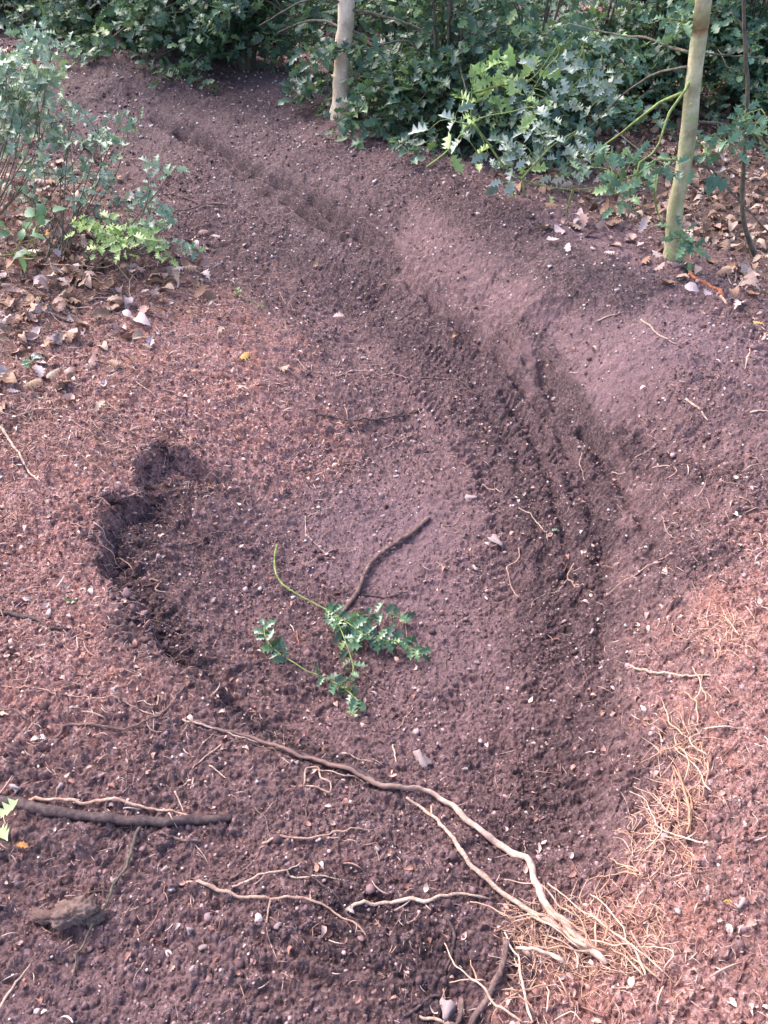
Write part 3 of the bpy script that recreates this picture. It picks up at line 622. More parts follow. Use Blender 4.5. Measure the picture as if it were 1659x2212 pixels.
# ------------------------------------------------------------------ pebbles
PEB = []
for s in range(6):
    V, f = ico_lump(60 + s, 1, .62, .9)
    PEB.append(mesh('pebble', V, f, M_PEB, {'rnd': np.full(len(V), [.1, .35, .55, .7, .85, 1.][s])}))
def pebble(px, py, r, label, k=None, group='pale pebbles scattered over the soil', name='pebble', P=None, mat=None, sink=.4, cat='pebble'):
    P = hit(px, py)[0] if P is None else P
    o = obj(name, PEB[random.randrange(6) if k is None else k], loc=(P[0], P[1], P[2] + r * (.6 - sink)), label=label, cat=cat, group=group)
    o.rotation_euler = (random.uniform(-.3, .3), random.uniform(-.3, .3), random.uniform(0, 6.3)); o.scale = (r, r, r)
    return o
def D(z, L): return z([L])[0]
named_peb = [
 (z8, (970,215), .0065, 'pale angular pebble on the bowl floor beside a whiter twin'), (z8, (1005,200), .006, 'whiter pebble of the pair on the bowl floor'),
 (z8, (350,97), .008, 'smooth rounded grey pebble below the flat pale stone'),
 (z6, (410,685), .011, 'pinkish white rounded pebble right of the cut holly sprig'), (z6, (370,715), .008, 'smaller pebble just below the pinkish white one right of the holly sprig'),
 (z6, (990,795), .014, 'lumpy tan pebble left of the long pale forked root'), (z6, (740,842), .010, 'flat oval pebble in the middle of the bowl floor'),
 (z6, (1100,795), .008, 'upper of two small pale pebbles below the pale root'), (z6, (1105,830), .007, 'lower of two small pale pebbles below the pale root'),
 (z6, (685,1052), .009, 'flat cream oval pebble low on the bowl floor'), (z6, (650,978), .007, 'white pebble above the flat cream oval one'),
 (z6, (905,555), .009, 'pink white pebble with a flat top on the right bowl slope'), (z6, (1005,545), .006, 'small white pebble right of the flat topped one'),
 (z4, (1450,803), .009, 'left one of two white pebbles on the right berm'), (z4, (1498,790), .009, 'right one of two white pebbles on the right berm'),
 (z4, (1580,588), .009, 'white pebble near the right edge on the berm top'), (z4, (1300,330), .011, 'pale chunky pebble near the berm crest at right'),
 (z4, (215,420), .007, 'cream pebble in the middle of the trail'), (z4, (475,838), .007, 'tan pebble on the trail right of centre'),
 (z5, (215,495), .013, 'round whitish pebble below the dark stick on the left bank'), (z5, (25,275), .013, 'white broken pebble at the left edge of the bank'),
 (z5, (298,500), .009, 'upright small pale pebble beside the dark stick'), (z5, (215,580), .013, 'grey white stone under the end of the dark stick'),
 (z5, (630,150), .008, 'white pebble stuck in the crumbled rim'), (z5, (320,885), .009, 'white pebble under the long thin root on the left'),
 (z5, (490,815), .011, 'yellowish stone beside the thin curved root'), (z5, (645,1040), .007, 'white pebble above the short pale splinter'),
 (z7, (250,170), .013, 'pale lumpy stone above the long logs'), (z7, (705,535), .011, 'white stone below the end of the thick fallen branch'),
 (z7, (880,575), .008, 'bright white oval pebble near the pale root'), (z7, (985,503), .009, 'white heart shaped pebble below the thick branch end'),
 (z7, (745,622), .011, 'pinkish stone left of the pale knobbly root'), (z7, (1120,758), .011, 'grey flat pebble under the knobbly root'),
 (z7, (1195,785), .010, 'bluish grey pebble beside the dangling rootlet'), (z7, (825,808), .009, 'white pebble in the lower left soil'),
 (z7, (870,872), .011, 'white flat pebble below another in the lower left soil'), (z7, (565,920), .009, 'bright pebble beside the long thin twig'),
 (z7, (285,935), .007, 'round white pebble left of the long thin twig'), (z7, (830,970), .010, 'crumbly white stone at the bottom of the soil'),
 (z8, (1545,685), .012, 'bluish grey stone beside the yellow leaf'), (z8, (1265,710), .009, 'whitish pebble left of the yellow leaf'),
 (z7, (490,580), .010, 'blue grey wet stone beside the long thin twig'), (z3, (885,1005), .008, 'pale stone in the dark soil inside the rim')]
for z, p, r, lab in named_peb: pebble(*D(z, p), r * .68, lab)
for z, p, r, lab, sc in [(z6, (170,1100), .017, 'flat pale stone low in the bowl above the long root', (1.4, .9, .5)), (z6, (490,185), .018, 'flat pinkish slab stone right of the central stick', (1.5, .8, .5)),
                     (z4, (385,1065), .017, 'whitish flat stone in the upper bowl', (1.3, .8, .5)), (z8, (270,1140), .013, 'flat grey stone at the bottom edge', (1.3, .9, .6))]:
    o = pebble(*D(z, p), r, lab, 1, name='flat_stone', group=None, cat='stone'); o.scale = tuple(r * v for v in sc)
x, y = rand_area(900, -1.0, 1.0, .35, 5.2); zz = zones(x, y); keep = (rng.random(900) > zz[:, 2]) ; x, y = x[keep][:250], y[keep][:250]; h = ground(x, y)
for i in range(len(x)):
    u_ = unproj([[x[i], y[i], h[i]]]); ux_, uy_ = float(u_[0][0]), float(u_[1][0]); tone = int(rng.integers(0, 6))
    where = ('in the soil of the far bend' if uy_ < 450 else 'on the middle of the trail' if uy_ < 850 and 450 < ux_ < 1150 else 'on the right berm' if uy_ < 1100 and ux_ >= 1150 else 'on the red left bank' if ux_ < 350 and uy_ < 1500
             else 'in the bowl left of the holly sprig' if uy_ < 1560 and ux_ < 650 else 'in the bowl right of the holly sprig' if uy_ < 1560 and ux_ < 1300 else 'on the rooty right bank' if ux_ >= 1300 else 'below the long foreground root' if ux_ > 600 else 'in the near soil around the dark branch')
    pebble(0, 0, (.0018 + .0045 * rng.random() ** 2) * (1 + .25 * y[i]), 'tiny ' + ('mauve', 'brownish', 'pinkish grey', 'pale pink', 'whitish', 'white')[tone] + ' pebble ' + where, tone, group='tiny pale pebbles in the soil', P=(x[i], y[i], h[i]))
b = MB(); n = 6500; x, y = rand_area(n, -1.1, 1.1, .3, 6.0); sz = (.0010 + .0024 * rng.random(n) ** 2.5) * (1 + .32 * y)
P = np.stack([x, y, ground(x, y) + sz * .3], -1); b.scatter(ico_lump(5, 0, .7, .3), P, frames(n, (0, 0, 1), None, .4, sz))
obj('grit', b.mesh('grit', M_GRIT), label='pale grit specks in the soil', kind='stuff')

def lump(px, py, r, sc, label, rnd, name='earth_clod', cat='clod', mat=None):
    P = hit(px, py)[0]; V, f = ico_lump(int(px), 4, .8, .6)
    V = V + .05 * (fbm(V[:, 0] * 9 + 3, V[:, 1] * 9 + V[:, 2] * 8, int(px) + 5, 3)[:, None] * V) + .12 * fbm(V[:, 0] * 5 + 3, V[:, 1] * 5 + V[:, 2] * 4, int(px), 4)[:, None] * V * 2
    m = mesh(name, V * np.array(sc) * r, f, mat or M_STONE, {'rnd': np.full(len(V), rnd)})
    return obj(name, m, loc=(P[0], P[1], P[2] + r * .35), label=label, cat=cat)
lump(165, 1975, .036, (1, .8, .85), 'large rounded brown earth clod at lower left', .25)
lump(115, 1985, .026, (1.1, .8, .6), 'dark flat clod left of the large rounded one', 0)
lump(205, 1980, .020, (.9, .8, .7), 'crumbly brown clod right of the large rounded one', .2)
lump(250, 1085, .028, (1.2, .7, .5), 'dark crumbly lump of earth overhanging the left rim', 0, mat=M_CRUMB)
lump(345, 972, .018, (1.2, .6, .5), 'dark earth lump at the top of the left rim', 0, mat=M_CRUMB)

# ------------------------------------------------------------------ sticks and roots
def draped(pts, r0, r1, mat, name, label, cat, group=None, lift=0., n=7, step=.008, rough=.14, wob=.0035, bury=0, extra=None, seed=None, rnd=None):
    p = np.array(pts, float); P = hit(p[:, 0], p[:, 1])
    seed = int(p[0, 0] * 7 + p[0, 1]) if seed is None else seed
    C = catmull(P, step); m = len(C); tt = np.linspace(0, 1, m)
    L = np.concatenate([[0], np.cumsum(np.linalg.norm(np.diff(C, axis=0), axis=1))])
    C[:, 0] += wob * 2 * fbm(L * 30, L * 0 + seed, seed, 3); C[:, 1] += wob * 2 * fbm(L * 30, L * 0 + seed + 7, seed + 3, 3)
    R = r0 + (r1 - r0) * tt
    g0 = ground(C[:, 0], C[:, 1])
    R = R * np.clip(.55 + (1 - tt) * 14, 0, 1)
    k = max(3, int(.06 / step)); ker = np.hanning(k + 2)[1:-1]; ker /= ker.sum()
    gs = np.convolve(np.pad(g0, k, 'edge'), ker, 'same')[k:-k]
    C[:, 2] = np.maximum(gs + R * .75, g0 + R * .25) + lift * np.sin(tt * np.pi) ** .7
    if bury: C[:, 2] -= bury * (np.clip(1 - tt / .06, 0, 1) + np.clip(1 - (1 - tt) / .06, 0, 1))
    nub = 1 + .35 * np.clip(vn(L * 55, L * 0, seed + 20) * 4 - 1.1, 0, 1)
    b = MB(); V, f = tube(C, R * nub, n, rough, seed); b.add(V, f, np.r_[np.repeat(np.clip((tt - .38) / .2, 0, 1), n), 0, 1] if rnd == 'along' else rnd)
    for ex in (extra or []):                      # side shoots that grow from the same stick
        q = np.array(ex[0], float); Q = hit(q[:, 0], q[:, 1]); Q[0] = C[np.argmin(((C[:, :2] - Q[0, :2]) ** 2).sum(1))]
        E = catmull(Q, step); ge = ground(E[:, 0], E[:, 1]); te = np.linspace(0, 1, len(E)); RE = ex[1] + (ex[2] - ex[1]) * te
        E[1:, 2] = np.maximum(ge[1:] + RE[1:] * .6, E[1:, 2] * .0 + ge[1:] + RE[1:] * .6)
        V, f = tube(E, RE, 5, rough, seed + 3); b.add(V, f, 0. if rnd == 'along' else rnd)
    o0 = C[0]; return obj(name, b.mesh(name, mat, o0), loc=o0, label=label, cat=cat, group=group), C

S = []
def st(pts, r0, r1, mat, label, name='twig', cat='twig', group=None, **kw):
    return draped(pts, r0 * .001, r1 * .001, mat, name, label, cat, group, **kw)

st([(740,1325),(768,1290),(785,1250),(810,1215),(850,1180),(885,1155),(928,1120)], 7, 8.5, M_STICK, 'thick mauve brown bent stick lying in the middle of the bowl', 'stick', 'stick', lift=.008, n=10)
st([(778,1287),(830,1292),(880,1285)], 3, 2, M_STICKD, 'thin dark twig running right from the lower end of the central stick')
st([(395,1558),(470,1580),(560,1605),(640,1638),(720,1658),(780,1683),(840,1702),(910,1706),(970,1740),(1005,1775),(1040,1803),(1090,1830),(1135,1858),(1155,1905),(1180,1955),(1220,2000),(1262,2042),(1310,2080)],
   2.2, 8.5, M_LONG, 'long thick root bending across the foreground, brown then tan', 'root', 'root', n=10, lift=.010, rough=.22, rnd='along',
   extra=[([(640,1638),(560,1614),(470,1592),(400,1562)], .002, .001), ([(910,1706),(960,1715),(985,1716)], .003, .001)])
st([(600,1622),(680,1645),(760,1668),(838,1698)], 7, 8, M_STICKD, 'dark bark covered stretch of branch beside the long tan root', 'stick', 'stick', n=9)
st([(878,1720),(935,1760),(970,1810),(1010,1868),(1060,1912),(1120,1955),(1200,2008),(1290,2065)], 3.5, 6, M_PALE, 'straight pale pink root with a forked tip below the thick one', 'root', 'root', n=8, lift=.012, extra=[([(935,1760),(932,1732)], .003, .002)])
st(z7([(-60,235),(100,258),(200,285),(350,305),(500,325),(620,335),(700,335),(800,330),(900,315),(992,308)]), 11, 9.5, M_STICKD, 'thick dark fallen branch with a broken pale end at lower left', 'fallen_branch', 'branch', n=12, lift=.004)
st(z7([(-40,238),(150,242),(300,245),(450,250),(560,262),(640,275),(720,290),(855,302)]), 4.5, 2.2, M_ROOT, 'thin orange tan stick lying on top of the thick dark branch', 'stick', 'stick', lift=.012)
st(z7([(605,355),(570,440),(545,530),(510,600),(470,680),(430,750),(370,850),(330,930),(290,1040)]), 3.6, 1.5, M_TWIG, 'long straight grey twig pointing down from the dark branch', 'stick', 'stick', lift=.012)
st(z7([(815,590),(900,615),(980,645),(1060,665),(1160,670),(1260,665),(1340,672),(1400,690),(1460,720),(1530,770),(1590,830)]), 3.6, 1.6, M_ROOT, 'knobbly pale tan root lying across the lower left soil', 'root', 'root', lift=.008, rough=.25,
   extra=[(z7([(1160,670),(1150,750),(1155,820),(1190,910)]), .0022, .001), (z7([(1340,672),(1335,640),(1340,625)]), .0016, .001)])
st(z7([(1490,705),(1560,690),(1640,678),(1725,665),(1810,672),(1930,660),(2000,645),(2100,650)]), 3.8, 2.6, M_PALE, 'pale root running right towards the root tuft', 'root', 'root', lift=.006)
st(z7([(1160,740),(1220,770),(1270,790),(1285,860)]), 2, 1, M_STICK, 'hooked rootlet under the knobbly root', 'rootlet', 'rootlet')
st(z7([(1010,610),(1080,580),(1150,565),(1240,550),(1280,535),(1300,510)]), 2.4, 1.3, M_PALE, 'pale zigzag rootlet above the knobbly root', 'rootlet', 'rootlet', lift=.006, extra=[(z7([(1240,550),(1260,572),(1330,570),(1400,570),(1500,585)]), .0022, .001), (z7([(1150,567),(1100,605)]), .0014, .001)])
st(z7([(1300,545),(1370,590),(1440,650),(1500,720),(1550,790),(1590,860)]), 1.6, 1, M_STICKD, 'thin dark straight twig crossing the pale roots', lift=.012)
st(z7([(1130,415),(1240,405),(1340,400),(1400,385),(1460,370),(1530,360),(1610,350)]), 2.8, 1, M_ROOT, 'tan rootlet with forked tips below the long root', 'rootlet', 'rootlet', lift=.005, extra=[(z7([(1390,395),(1500,405),(1580,425),(1640,400)]), .0016, .001)])
st(z7([(1105,270),(1145,320),(1155,390),(1130,440),(1090,500),(1040,545),(960,580),(900,605)]), 1.6, 1.4, M_STICK, 'thin brown hook shaped rootlet right of the thick branch', 'rootlet', 'rootlet')
st(z7([(1325,230),(1320,310),(1335,380)]), 1.3, 1.2, M_STICK, 'short upright rootlet above the forked tan rootlet', 'rootlet', 'rootlet')
st(z7([(1310,175),(1325,115),(1370,108),(1390,150),(1422,172),(1420,205),(1380,190),(1320,185)]), 2.2, 1.6, M_ROOT, 'looped tan root just below the long foreground root', 'root', 'root', lift=.012)
st(z7([(1345,105),(1420,110),(1500,135),(1580,155)]), 1.8, 1, M_PALE, 'pale rootlet running under the long foreground root', 'rootlet', 'rootlet', lift=.004)
st(z7([(1475,32),(1550,60),(1640,85)]), 2, 1.2, M_PALE, 'pale strand above the bend of the long foreground root', 'rootlet', 'rootlet')
st(z7([(750,195),(770,250),(782,290)]), 1.9, 1.2, M_PALE, 'short pale splinter standing behind the tan stick')
st(z7([(725,300),(745,335),(762,365)]), 1.7, 1.1, M_PALE, 'short pale splinter across the dark branch', lift=.02)
st(z7([(600,395),(680,450),(765,512)]), 1.2, .9, M_STICKD, 'thin dark twig below the thick branch')
st(z7([(690,385),(770,395),(868,410)]), 3.0, 2.2, M_STICK, 'short brown stick just under the thick branch', 'stick', 'stick')
st(z7([(450,382),(500,345),(560,340)]), 2.5, 2, M_STICKD, 'short dark stub under the thick branch', 'stick', 'stick')
st(z7([(828,412),(865,455),(902,502)]), 1.2, .8, M_PALE, 'fine pale twig below the thick branch end')
st(z7([(828,520),(815,590),(822,632)]), 1.5, 1.2, M_STICK, 'short twig crossing the left end of the knobbly root')
st(z7([(350,622),(420,618),(492,636)]), 2.4, 1.5, M_STICKD, 'dark twig left of the long grey twig')
st(z7([(600,690),(520,725)]), 1.3, .9, M_PALE, 'short pale straw near the long grey twig')
st(z7([(590,770),(612,832)]), 1.4, .9, M_ROOT, 'short tan straw in the lower left soil')
st(z7([(-10,1140),(40,1060),(90,990),(135,938)]), 3.0, 1.6, M_PALE, 'pale tapering stick at the bottom left corner', 'stick', 'stick')
st(z7([(545,192),(545,120),(570,70),(612,22)]), 2.2, 1.8, M_STICK, 'curved brown twig above the dark branch')
st(z7([(955,8),(880,50),(820,100),(790,150),(765,185)]), 1.9, 1.2, M_ROOT, 'tan curved twig left of the long root')
st(z7([(910,85),(975,147)]), 1.8, 1.3, M_PALE, 'short pale splinter left of the long root')
st(z7([(745,78),(760,120),(800,162)]), 1.6, 1.2, M_STICK, 'short brown bent twig on the near left soil')
st(z5([(835,770),(790,820),(740,870),(700,910),(640,945),(560,970),(480,985),(400,975),(300,960),(230,1010)]), 2.0, 3.4, M_STICK, 'long smoothly curved brown root left of centre', 'root', 'root', lift=.006)
st(z5([(0,790),(150,800),(260,820),(400,845),(500,855),(590,880),(662,916)]), 1.6, 1.8, M_ROOT, 'long thin root running from the left edge', 'root', 'root')
st(z5([(230,815),(330,770),(400,740),(500,730),(622,740)]), 1.3, 1.3, M_ROOT, 'thin arched root on the lower left bank', 'root', 'root')
st(z5([(680,830),(672,880),(620,860),(575,850)]), 1.8, 1.2, M_PALE, 'crooked pale rootlet beside the curved brown root', 'rootlet', 'rootlet')
st(z5([(790,940),(860,965),(940,990),(1040,1020),(1140,1045)]), 2.4, 1.4, M_PALE, 'pale strand beside the thin end of the long root', 'rootlet', 'rootlet', lift=.004)
st(z5([(935,985),(860,1050)]), 1.5, 1, M_ROOT, 'short slanting tan twig crossing the long root')
st(z5([(-20,478),(80,485),(150,510),(220,545),(305,548)]), 6.5, 4, M_STICKD, 'dark stick half sunk in the left bank', 'stick', 'stick')
st(z5([(235,568),(280,620),(322,665)]), 2.0, 1.3, M_ROOT, 'short tan twig below the dark stick')
st(z5([(260,68),(330,95),(400,105),(502,93)]), 1.8, 1.8, M_ROOT, 'thin twig lying across the red litter by the rim')
st(z5([(355,600),(390,572),(480,545),(562,530)]), 1.6, 1, M_STICK, 'faint brown twig on the left bank')
st(z5([(0,890),(60,895),(110,930)]), 3, 2, M_STICK, 'short brown stub at the left edge', 'stick', 'stick')
st(z5([(500,243),(550,270),(578,312)]), 2.0, 1.2, M_ROOT, 'pale rootlet dangling from the undercut rim', 'rootlet', 'rootlet', lift=.01, extra=[(z5([(530,262),(542,320),(530,350)]), .0018, .001)])
st(z5([(650,340),(700,350),(670,390),(720,405),(785,410)]), 2.2, 1.3, M_ROOT, 'curly pale rootlet on the dark inner bank', 'rootlet', 'rootlet', lift=.012)
st(z5([(825,182),(900,150),(970,140),(1040,160),(1105,192)]), 2.3, 1.5, M_STICK, 'arched brown root on the left slope of the bowl', 'root', 'root', lift=.014)
st(z5([(1312,58),(1315,140),(1360,180),(1402,222)]), 2.0, 1.5, M_PALE, 'pale bent rootlet above the holly stem', 'rootlet', 'rootlet', extra=[(z5([(1312,58),(1370,35),(1450,15)]), .0018, .001)])
st(z5([(1345,250),(1420,215),(1522,185)]), 1.8, 1.3, M_ROOT, 'thin twig left of the central stick')
st(z5([(1560,733),(1620,775),(1720,850)]), 2.2, 1.5, M_STICK, 'brown twig under the holly sprig')
st(z5([(1278,558),(1292,622)]), 2.8, 1.6, M_RED, 'small orange splinter beside the holly sprig')
st(z5([(1600,780),(1550,850)]), 2, 1.2, M_STICKD, 'dark short twig behind the holly tip')
st(z6([(585,28),(640,60),(690,110),(712,170)]), 2.2, 1.6, M_PALE, 'curved pale twig on the bowl floor right of centre')
st(z6([(588,200),(580,250),(540,290),(550,350),(575,400),(592,422)]), 2.2, 1.8, M_ROOT, 'S shaped tan rootlet on the bowl floor', 'rootlet', 'rootlet', lift=.006)
st(z6([(1222,235),(1150,270),(1080,320),(1030,350),(980,400),(948,415)]), 1.9, 1.2, M_ROOT, 'long thin branching rootlet on the right slope', 'rootlet', 'rootlet', extra=[(z6([(1080,320),(1020,325)]), .0013, .0009)])
st(z6([(832,243),(812,280),(800,310),(815,350),(842,382)]), 2.4, 1.8, M_ROOT, 'pale forked rootlet in the bowl', 'rootlet', 'rootlet', extra=[(z6([(803,330),(760,375),(690,400),(650,430),(630,490)]), .0016, .0009), (z6([(815,350),(850,362),(912,386)]), .0015, .0009)])
st(z6([(250,92),(310,90),(352,65)]), 1.6, 1.2, M_ROOT, 'small tan curl right of the central stick top', 'rootlet', 'rootlet', extra=[(z6([(252,94),(280,120),(350,130)]), .0015, .001)])
st(z6([(225,260),(260,275),(292,296)]), 1.8, 1.2, M_ROOT, 'short tan bit below the flat pink slab')
st(z6([(500,125),(505,170),(520,200)]), 1.8, 1.2, M_PALE, 'short pale twig over the flat pink slab')
st(z6([(132,880),(100,930),(55,985)]), 1.8, 1.1, M_ROOT, 'thin slanting twig below the holly sprig')
st(z6([(45,1045),(57,1115)]), 2.4, 1.6, M_PALE, 'short upright pale splinter above the long root')
st(z6([(106,460),(100,520),(105,602)]), 1.8, 1.1, M_ROOT, 'upright tan twig right of the holly leaves')
st(z6([(290,660),(275,700),(285,740)]), 2.5, 1.5, M_STICK, 'short pinkish chip on the bowl floor')
st(z6([(1050,698),(1100,730),(1140,750),(1230,760),(1330,765),(1412,760)]), 3.2, 2.4, M_PALE, 'long pale forked root sticking out of the right bank', 'root', 'root', lift=.012, extra=[(z6([(1100,730),(1072,725)]), .002, .0012)])
st(z6([(1238,530),(1276,586)]), 1.6, 1, M_PALE, 'short pale straw on the right slope')
st(z6([(1350,512),(1410,495),(1482,495)]), 1.8, 1.2, M_ROOT, 'thin root on the right bank above the orange fibres', 'rootlet', 'rootlet')
st(z6([(1420,966),(1480,965),(1560,958)]), 2.2, 1.3, M_PALE, 'pale straight root in the right bank', 'rootlet', 'rootlet', lift=.005)
st(z6([(1432,910),(1490,935),(1532,930)]), 1.8, 1.1, M_ROOT, 'bent rootlet above the straight pale one', 'rootlet', 'rootlet')
st(z6([(1205,58),(1215,130),(1272,172)]), 1.5, 1.1, M_ROOT, 'bent rootlet high on the right slope', 'rootlet', 'rootlet')
st(z6([(1340,103),(1372,142)]), 1.8, 1.2, M_PALE, 'short pale bit high on the right slope')
st(z6([(1630,128),(1636,188)]), 2.0, 1.3, M_PALE, 'short upright straw near the right edge')
st(z6([(1467,290),(1415,372)]), 1.8, 1.2, M_ROOT, 'slanting straw on the right bank')
st(z3([(-5,752),(50,830),(110,930),(176,1012)]), 5, 2.5, M_PALE, 'pale split stick at the left edge of the bank', 'stick', 'stick', lift=.012)
st(z3([(58,868),(60,940),(70,1032)]), 2.2, 1.4, M_ROOT, 'thin tan twig below the pale split stick')
st(z3([(0,717),(130,705),(240,695),(345,697)]), 3.0, 2.0, M_ROOT, 'pinkish stick above the pale split stick', 'stick', 'stick', lift=.008, extra=[(z3([(255,695),(275,640)]), .0022, .0016)])
st(z3([(210,445),(330,460),(450,480),(605,527)]), 2.4, 1.8, M_ROOT, 'long thin pink twig on the red litter', 'stick', 'stick', lift=.006)
st(z3([(738,738),(800,790),(885,852)]), 2.2, 1.6, M_PALE, 'pale straw just above the crumbled rim')
st(z3([(1020,808),(1100,870),(1188,932)]), 2.0, 1.3, M_STICK, 'straight brown twig at the top of the bowl')
st(z3([(1422,845),(1380,900),(1330,940),(1268,946)]), 2.6, 1.6, M_STICKD, 'dark curved twig at the top of the bowl')
st(z3([(1358,710),(1440,720),(1530,745),(1650,738),(1730,715),(1820,675)]), 4, 3, M_STICKD, 'long dark bent stick crossing the trail', 'stick', 'stick', lift=.008)
st(z3([(1000,188),(1060,240),(1152,322)]), 2.2, 1.4, M_STICK, 'thin twig by the green seedling on the left of the trail')
st(z3([(1202,180),(1272,272)]), 1.8, 1.2, M_ROOT, 'short slanting straw beside the trail')
st(z3([(1278,468),(1352,542)]), 2.0, 1.2, M_PALE, 'short pale straw below the curled leaves')
st(z3([(652,62),(590,110),(560,160),(562,225)]), 2.6, 1.8, M_PALE, 'curved pale stem hanging below the left shrub', lift=.015)
st(z3([(468,58),(600,140)]), 2.5, 2, M_ROOT, 'straight tan stem crossing the brown leaves', lift=.015)
st(z3([(178,60),(330,90),(450,100),(540,80),(642,68)]), 2.6, 2, M_ROOT, 'long arched tan stem over the brown leaves', 'stick', 'stick', lift=.03)
st(z3([(390,118),(505,182)]), 2.2, 1.6, M_PALE, 'short pale stem among the brown leaves', lift=.01)
st(z3([(480,222),(530,180),(602,138)]), 2.2, 1.6, M_ROOT, 'slanting tan stem below the brown leaves', lift=.01)
st(z3([(380,345),(430,318),(485,298)]), 2, 1.5, M_STICK, 'brown twig in the middle of the left bank')
st(z3([(0,582),(80,565),(162,560)]), 2.6, 1.8, M_ROOT, 'thin stem above the yellow green leaf', lift=.008)
st(z3([(60,667),(145,645)]), 2.2, 1.4, M_ROOT, 'short stem below the yellow green leaf')
st(z3([(200,287),(255,296),(312,302)]), 7, 6, M_STICK, 'short thick piece of brown stick on the left bank', 'stick', 'stick')
st(z3([(1450,552),(1520,515),(1580,520),(1645,547)]), 2.0, 1.5, M_ROOT, 'arched thin twig on the trail')
st(z3([(1548,490),(1662,492)]), 1.6, 1.2, M_ROOT, 'thin straight twig across the trail')
st(z4([(-5,541),(60,535),(122,556)]), 2.4, 1.6, M_ROOT, 'short twig left of the arched one on the trail')
st(z4([(150,551),(230,540),(290,545),(340,565),(382,592)]), 2.8, 1.8, M_STICK, 'arched brown twig in the middle of the trail')
st(z4([(10,852),(70,820),(130,795),(162,758)]), 2.2, 1.4, M_ROOT, 'bent tan twig above the bowl')
st(z4([(1108,303),(1160,345),(1230,380),(1272,397)]), 3.6, 2.2, M_PALE, 'pale stick on the right berm crest', 'stick', 'stick')
st(z4([(928,302),(980,285),(1022,274)]), 2.8, 1.8, M_PALE, 'short pale twig on the berm')
st(z4([(1298,648),(1340,680),(1404,732)]), 4, 2.8, M_PALE, 'tan straight stick on the smooth right berm', 'stick', 'stick')
st(z4([(1586,423),(1565,470),(1554,517)]), 3.5, 2.2, M_PALE, 'pale stick standing near the right edge', 'stick', 'stick')
st(z4([(1578,696),(1690,690)]), 3, 2, M_PALE, 'pale stick at the right edge of the berm', 'stick', 'stick')
st(z4([(855,880),(850,930),(872,992)]), 1.8, 1.2, M_ROOT, 'thin rootlet beside the deep tyre groove', 'rootlet', 'rootlet')
st(z4([(428,1000),(522,1047)]), 2.4, 1.6, M_ROOT, 'short tan twig in the upper bowl')
st(z4([(1160,940),(1240,932),(1256,960),(1218,988)]), 2.2, 1.5, M_ROOT, 'hooked rootlet on the right berm slope', 'rootlet', 'rootlet')
st(z4([(985,960),(1052,958)]), 2.2, 1.4, M_PALE, 'short pale straw on the berm slope')
st(z4([(1210,1040),(1242,1102)]), 1.8, 1.2, M_ROOT, 'thin straw on the berm slope')
st(z4([(178,890),(240,842)]), 1.6, 1.1, M_STICK, 'short thin twig above the bowl')
st(z4([(70,302),(162,240)]), 2.4, 1.6, M_STICKD, 'dark thin twig on the trail bend')
st(z4([(1470,85),(1502,142)]), 3, 2, M_PALE, 'pale straw beside the red brown stick')
st(z4([(1522,80),(1520,132)]), 3, 2, M_PALE, 'second pale straw beside the red brown stick')
o, C = st(z4([(1308,55),(1335,120),(1390,155),(1440,182),(1462,208)]), 9, 7, M_RED, 'peeling red brown stick with a broken white end near the right tree', 'stick', 'stick', n=9, rough=.25)
st(z4([(1455,205),(1482,238)]), 6, 4.5, M_PALE, 'white broken wood piece at the end of the red brown stick', 'wood_chip', 'wood')
st(z1([(700,835),(780,855),(872,885)]), 4, 3, M_STICK, 'brown twig beside the left shrub')
st(z1([(660,915),(800,915),(900,895),(1012,878)]), 4, 2.5, M_STICKD, 'dark forked twig lying across the upper trail', 'stick', 'stick', lift=.01)
st(z1([(1240,350),(1270,400),(1345,442)]), 6, 4, M_PALE, 'bent pale stick left of the left tree', 'stick', 'stick', lift=.02)
st(z1([(500,110),(505,150),(525,215)]), 22, 30, M_STICK, 'broken brown stump piece at the top of the berm', 'stump', 'stump', n=10, lift=.03)
st(z8([(275,738),(310,800),(300,880),(272,962)]), 3.4, 2.6, M_STICKD, 'dark curved root left of the root tuft', 'root', 'root')
st(z8([(90,1162),(200,1080),(272,1058)]), 3, 2.2, M_STICKD, 'dark stick at the bottom of the picture', 'stick', 'stick')
st(z8([(158,1152),(230,1170),(312,1192)]), 3.2, 2.6, M_PALE, 'pale root end at the bottom edge', 'root', 'root')
st(z8([(345,1085),(330,1150),(318,1200)]), 5, 5, M_STICK, 'reddish brown root stub at the bottom edge', 'root', 'root')
st(z8([(530,850),(512,950),(482,1010),(470,1060),(420,1130),(375,1196)]), 5.5, 6, M_STICK, 'thick brown curved root below the root tuft', 'root', 'root', lift=.01)

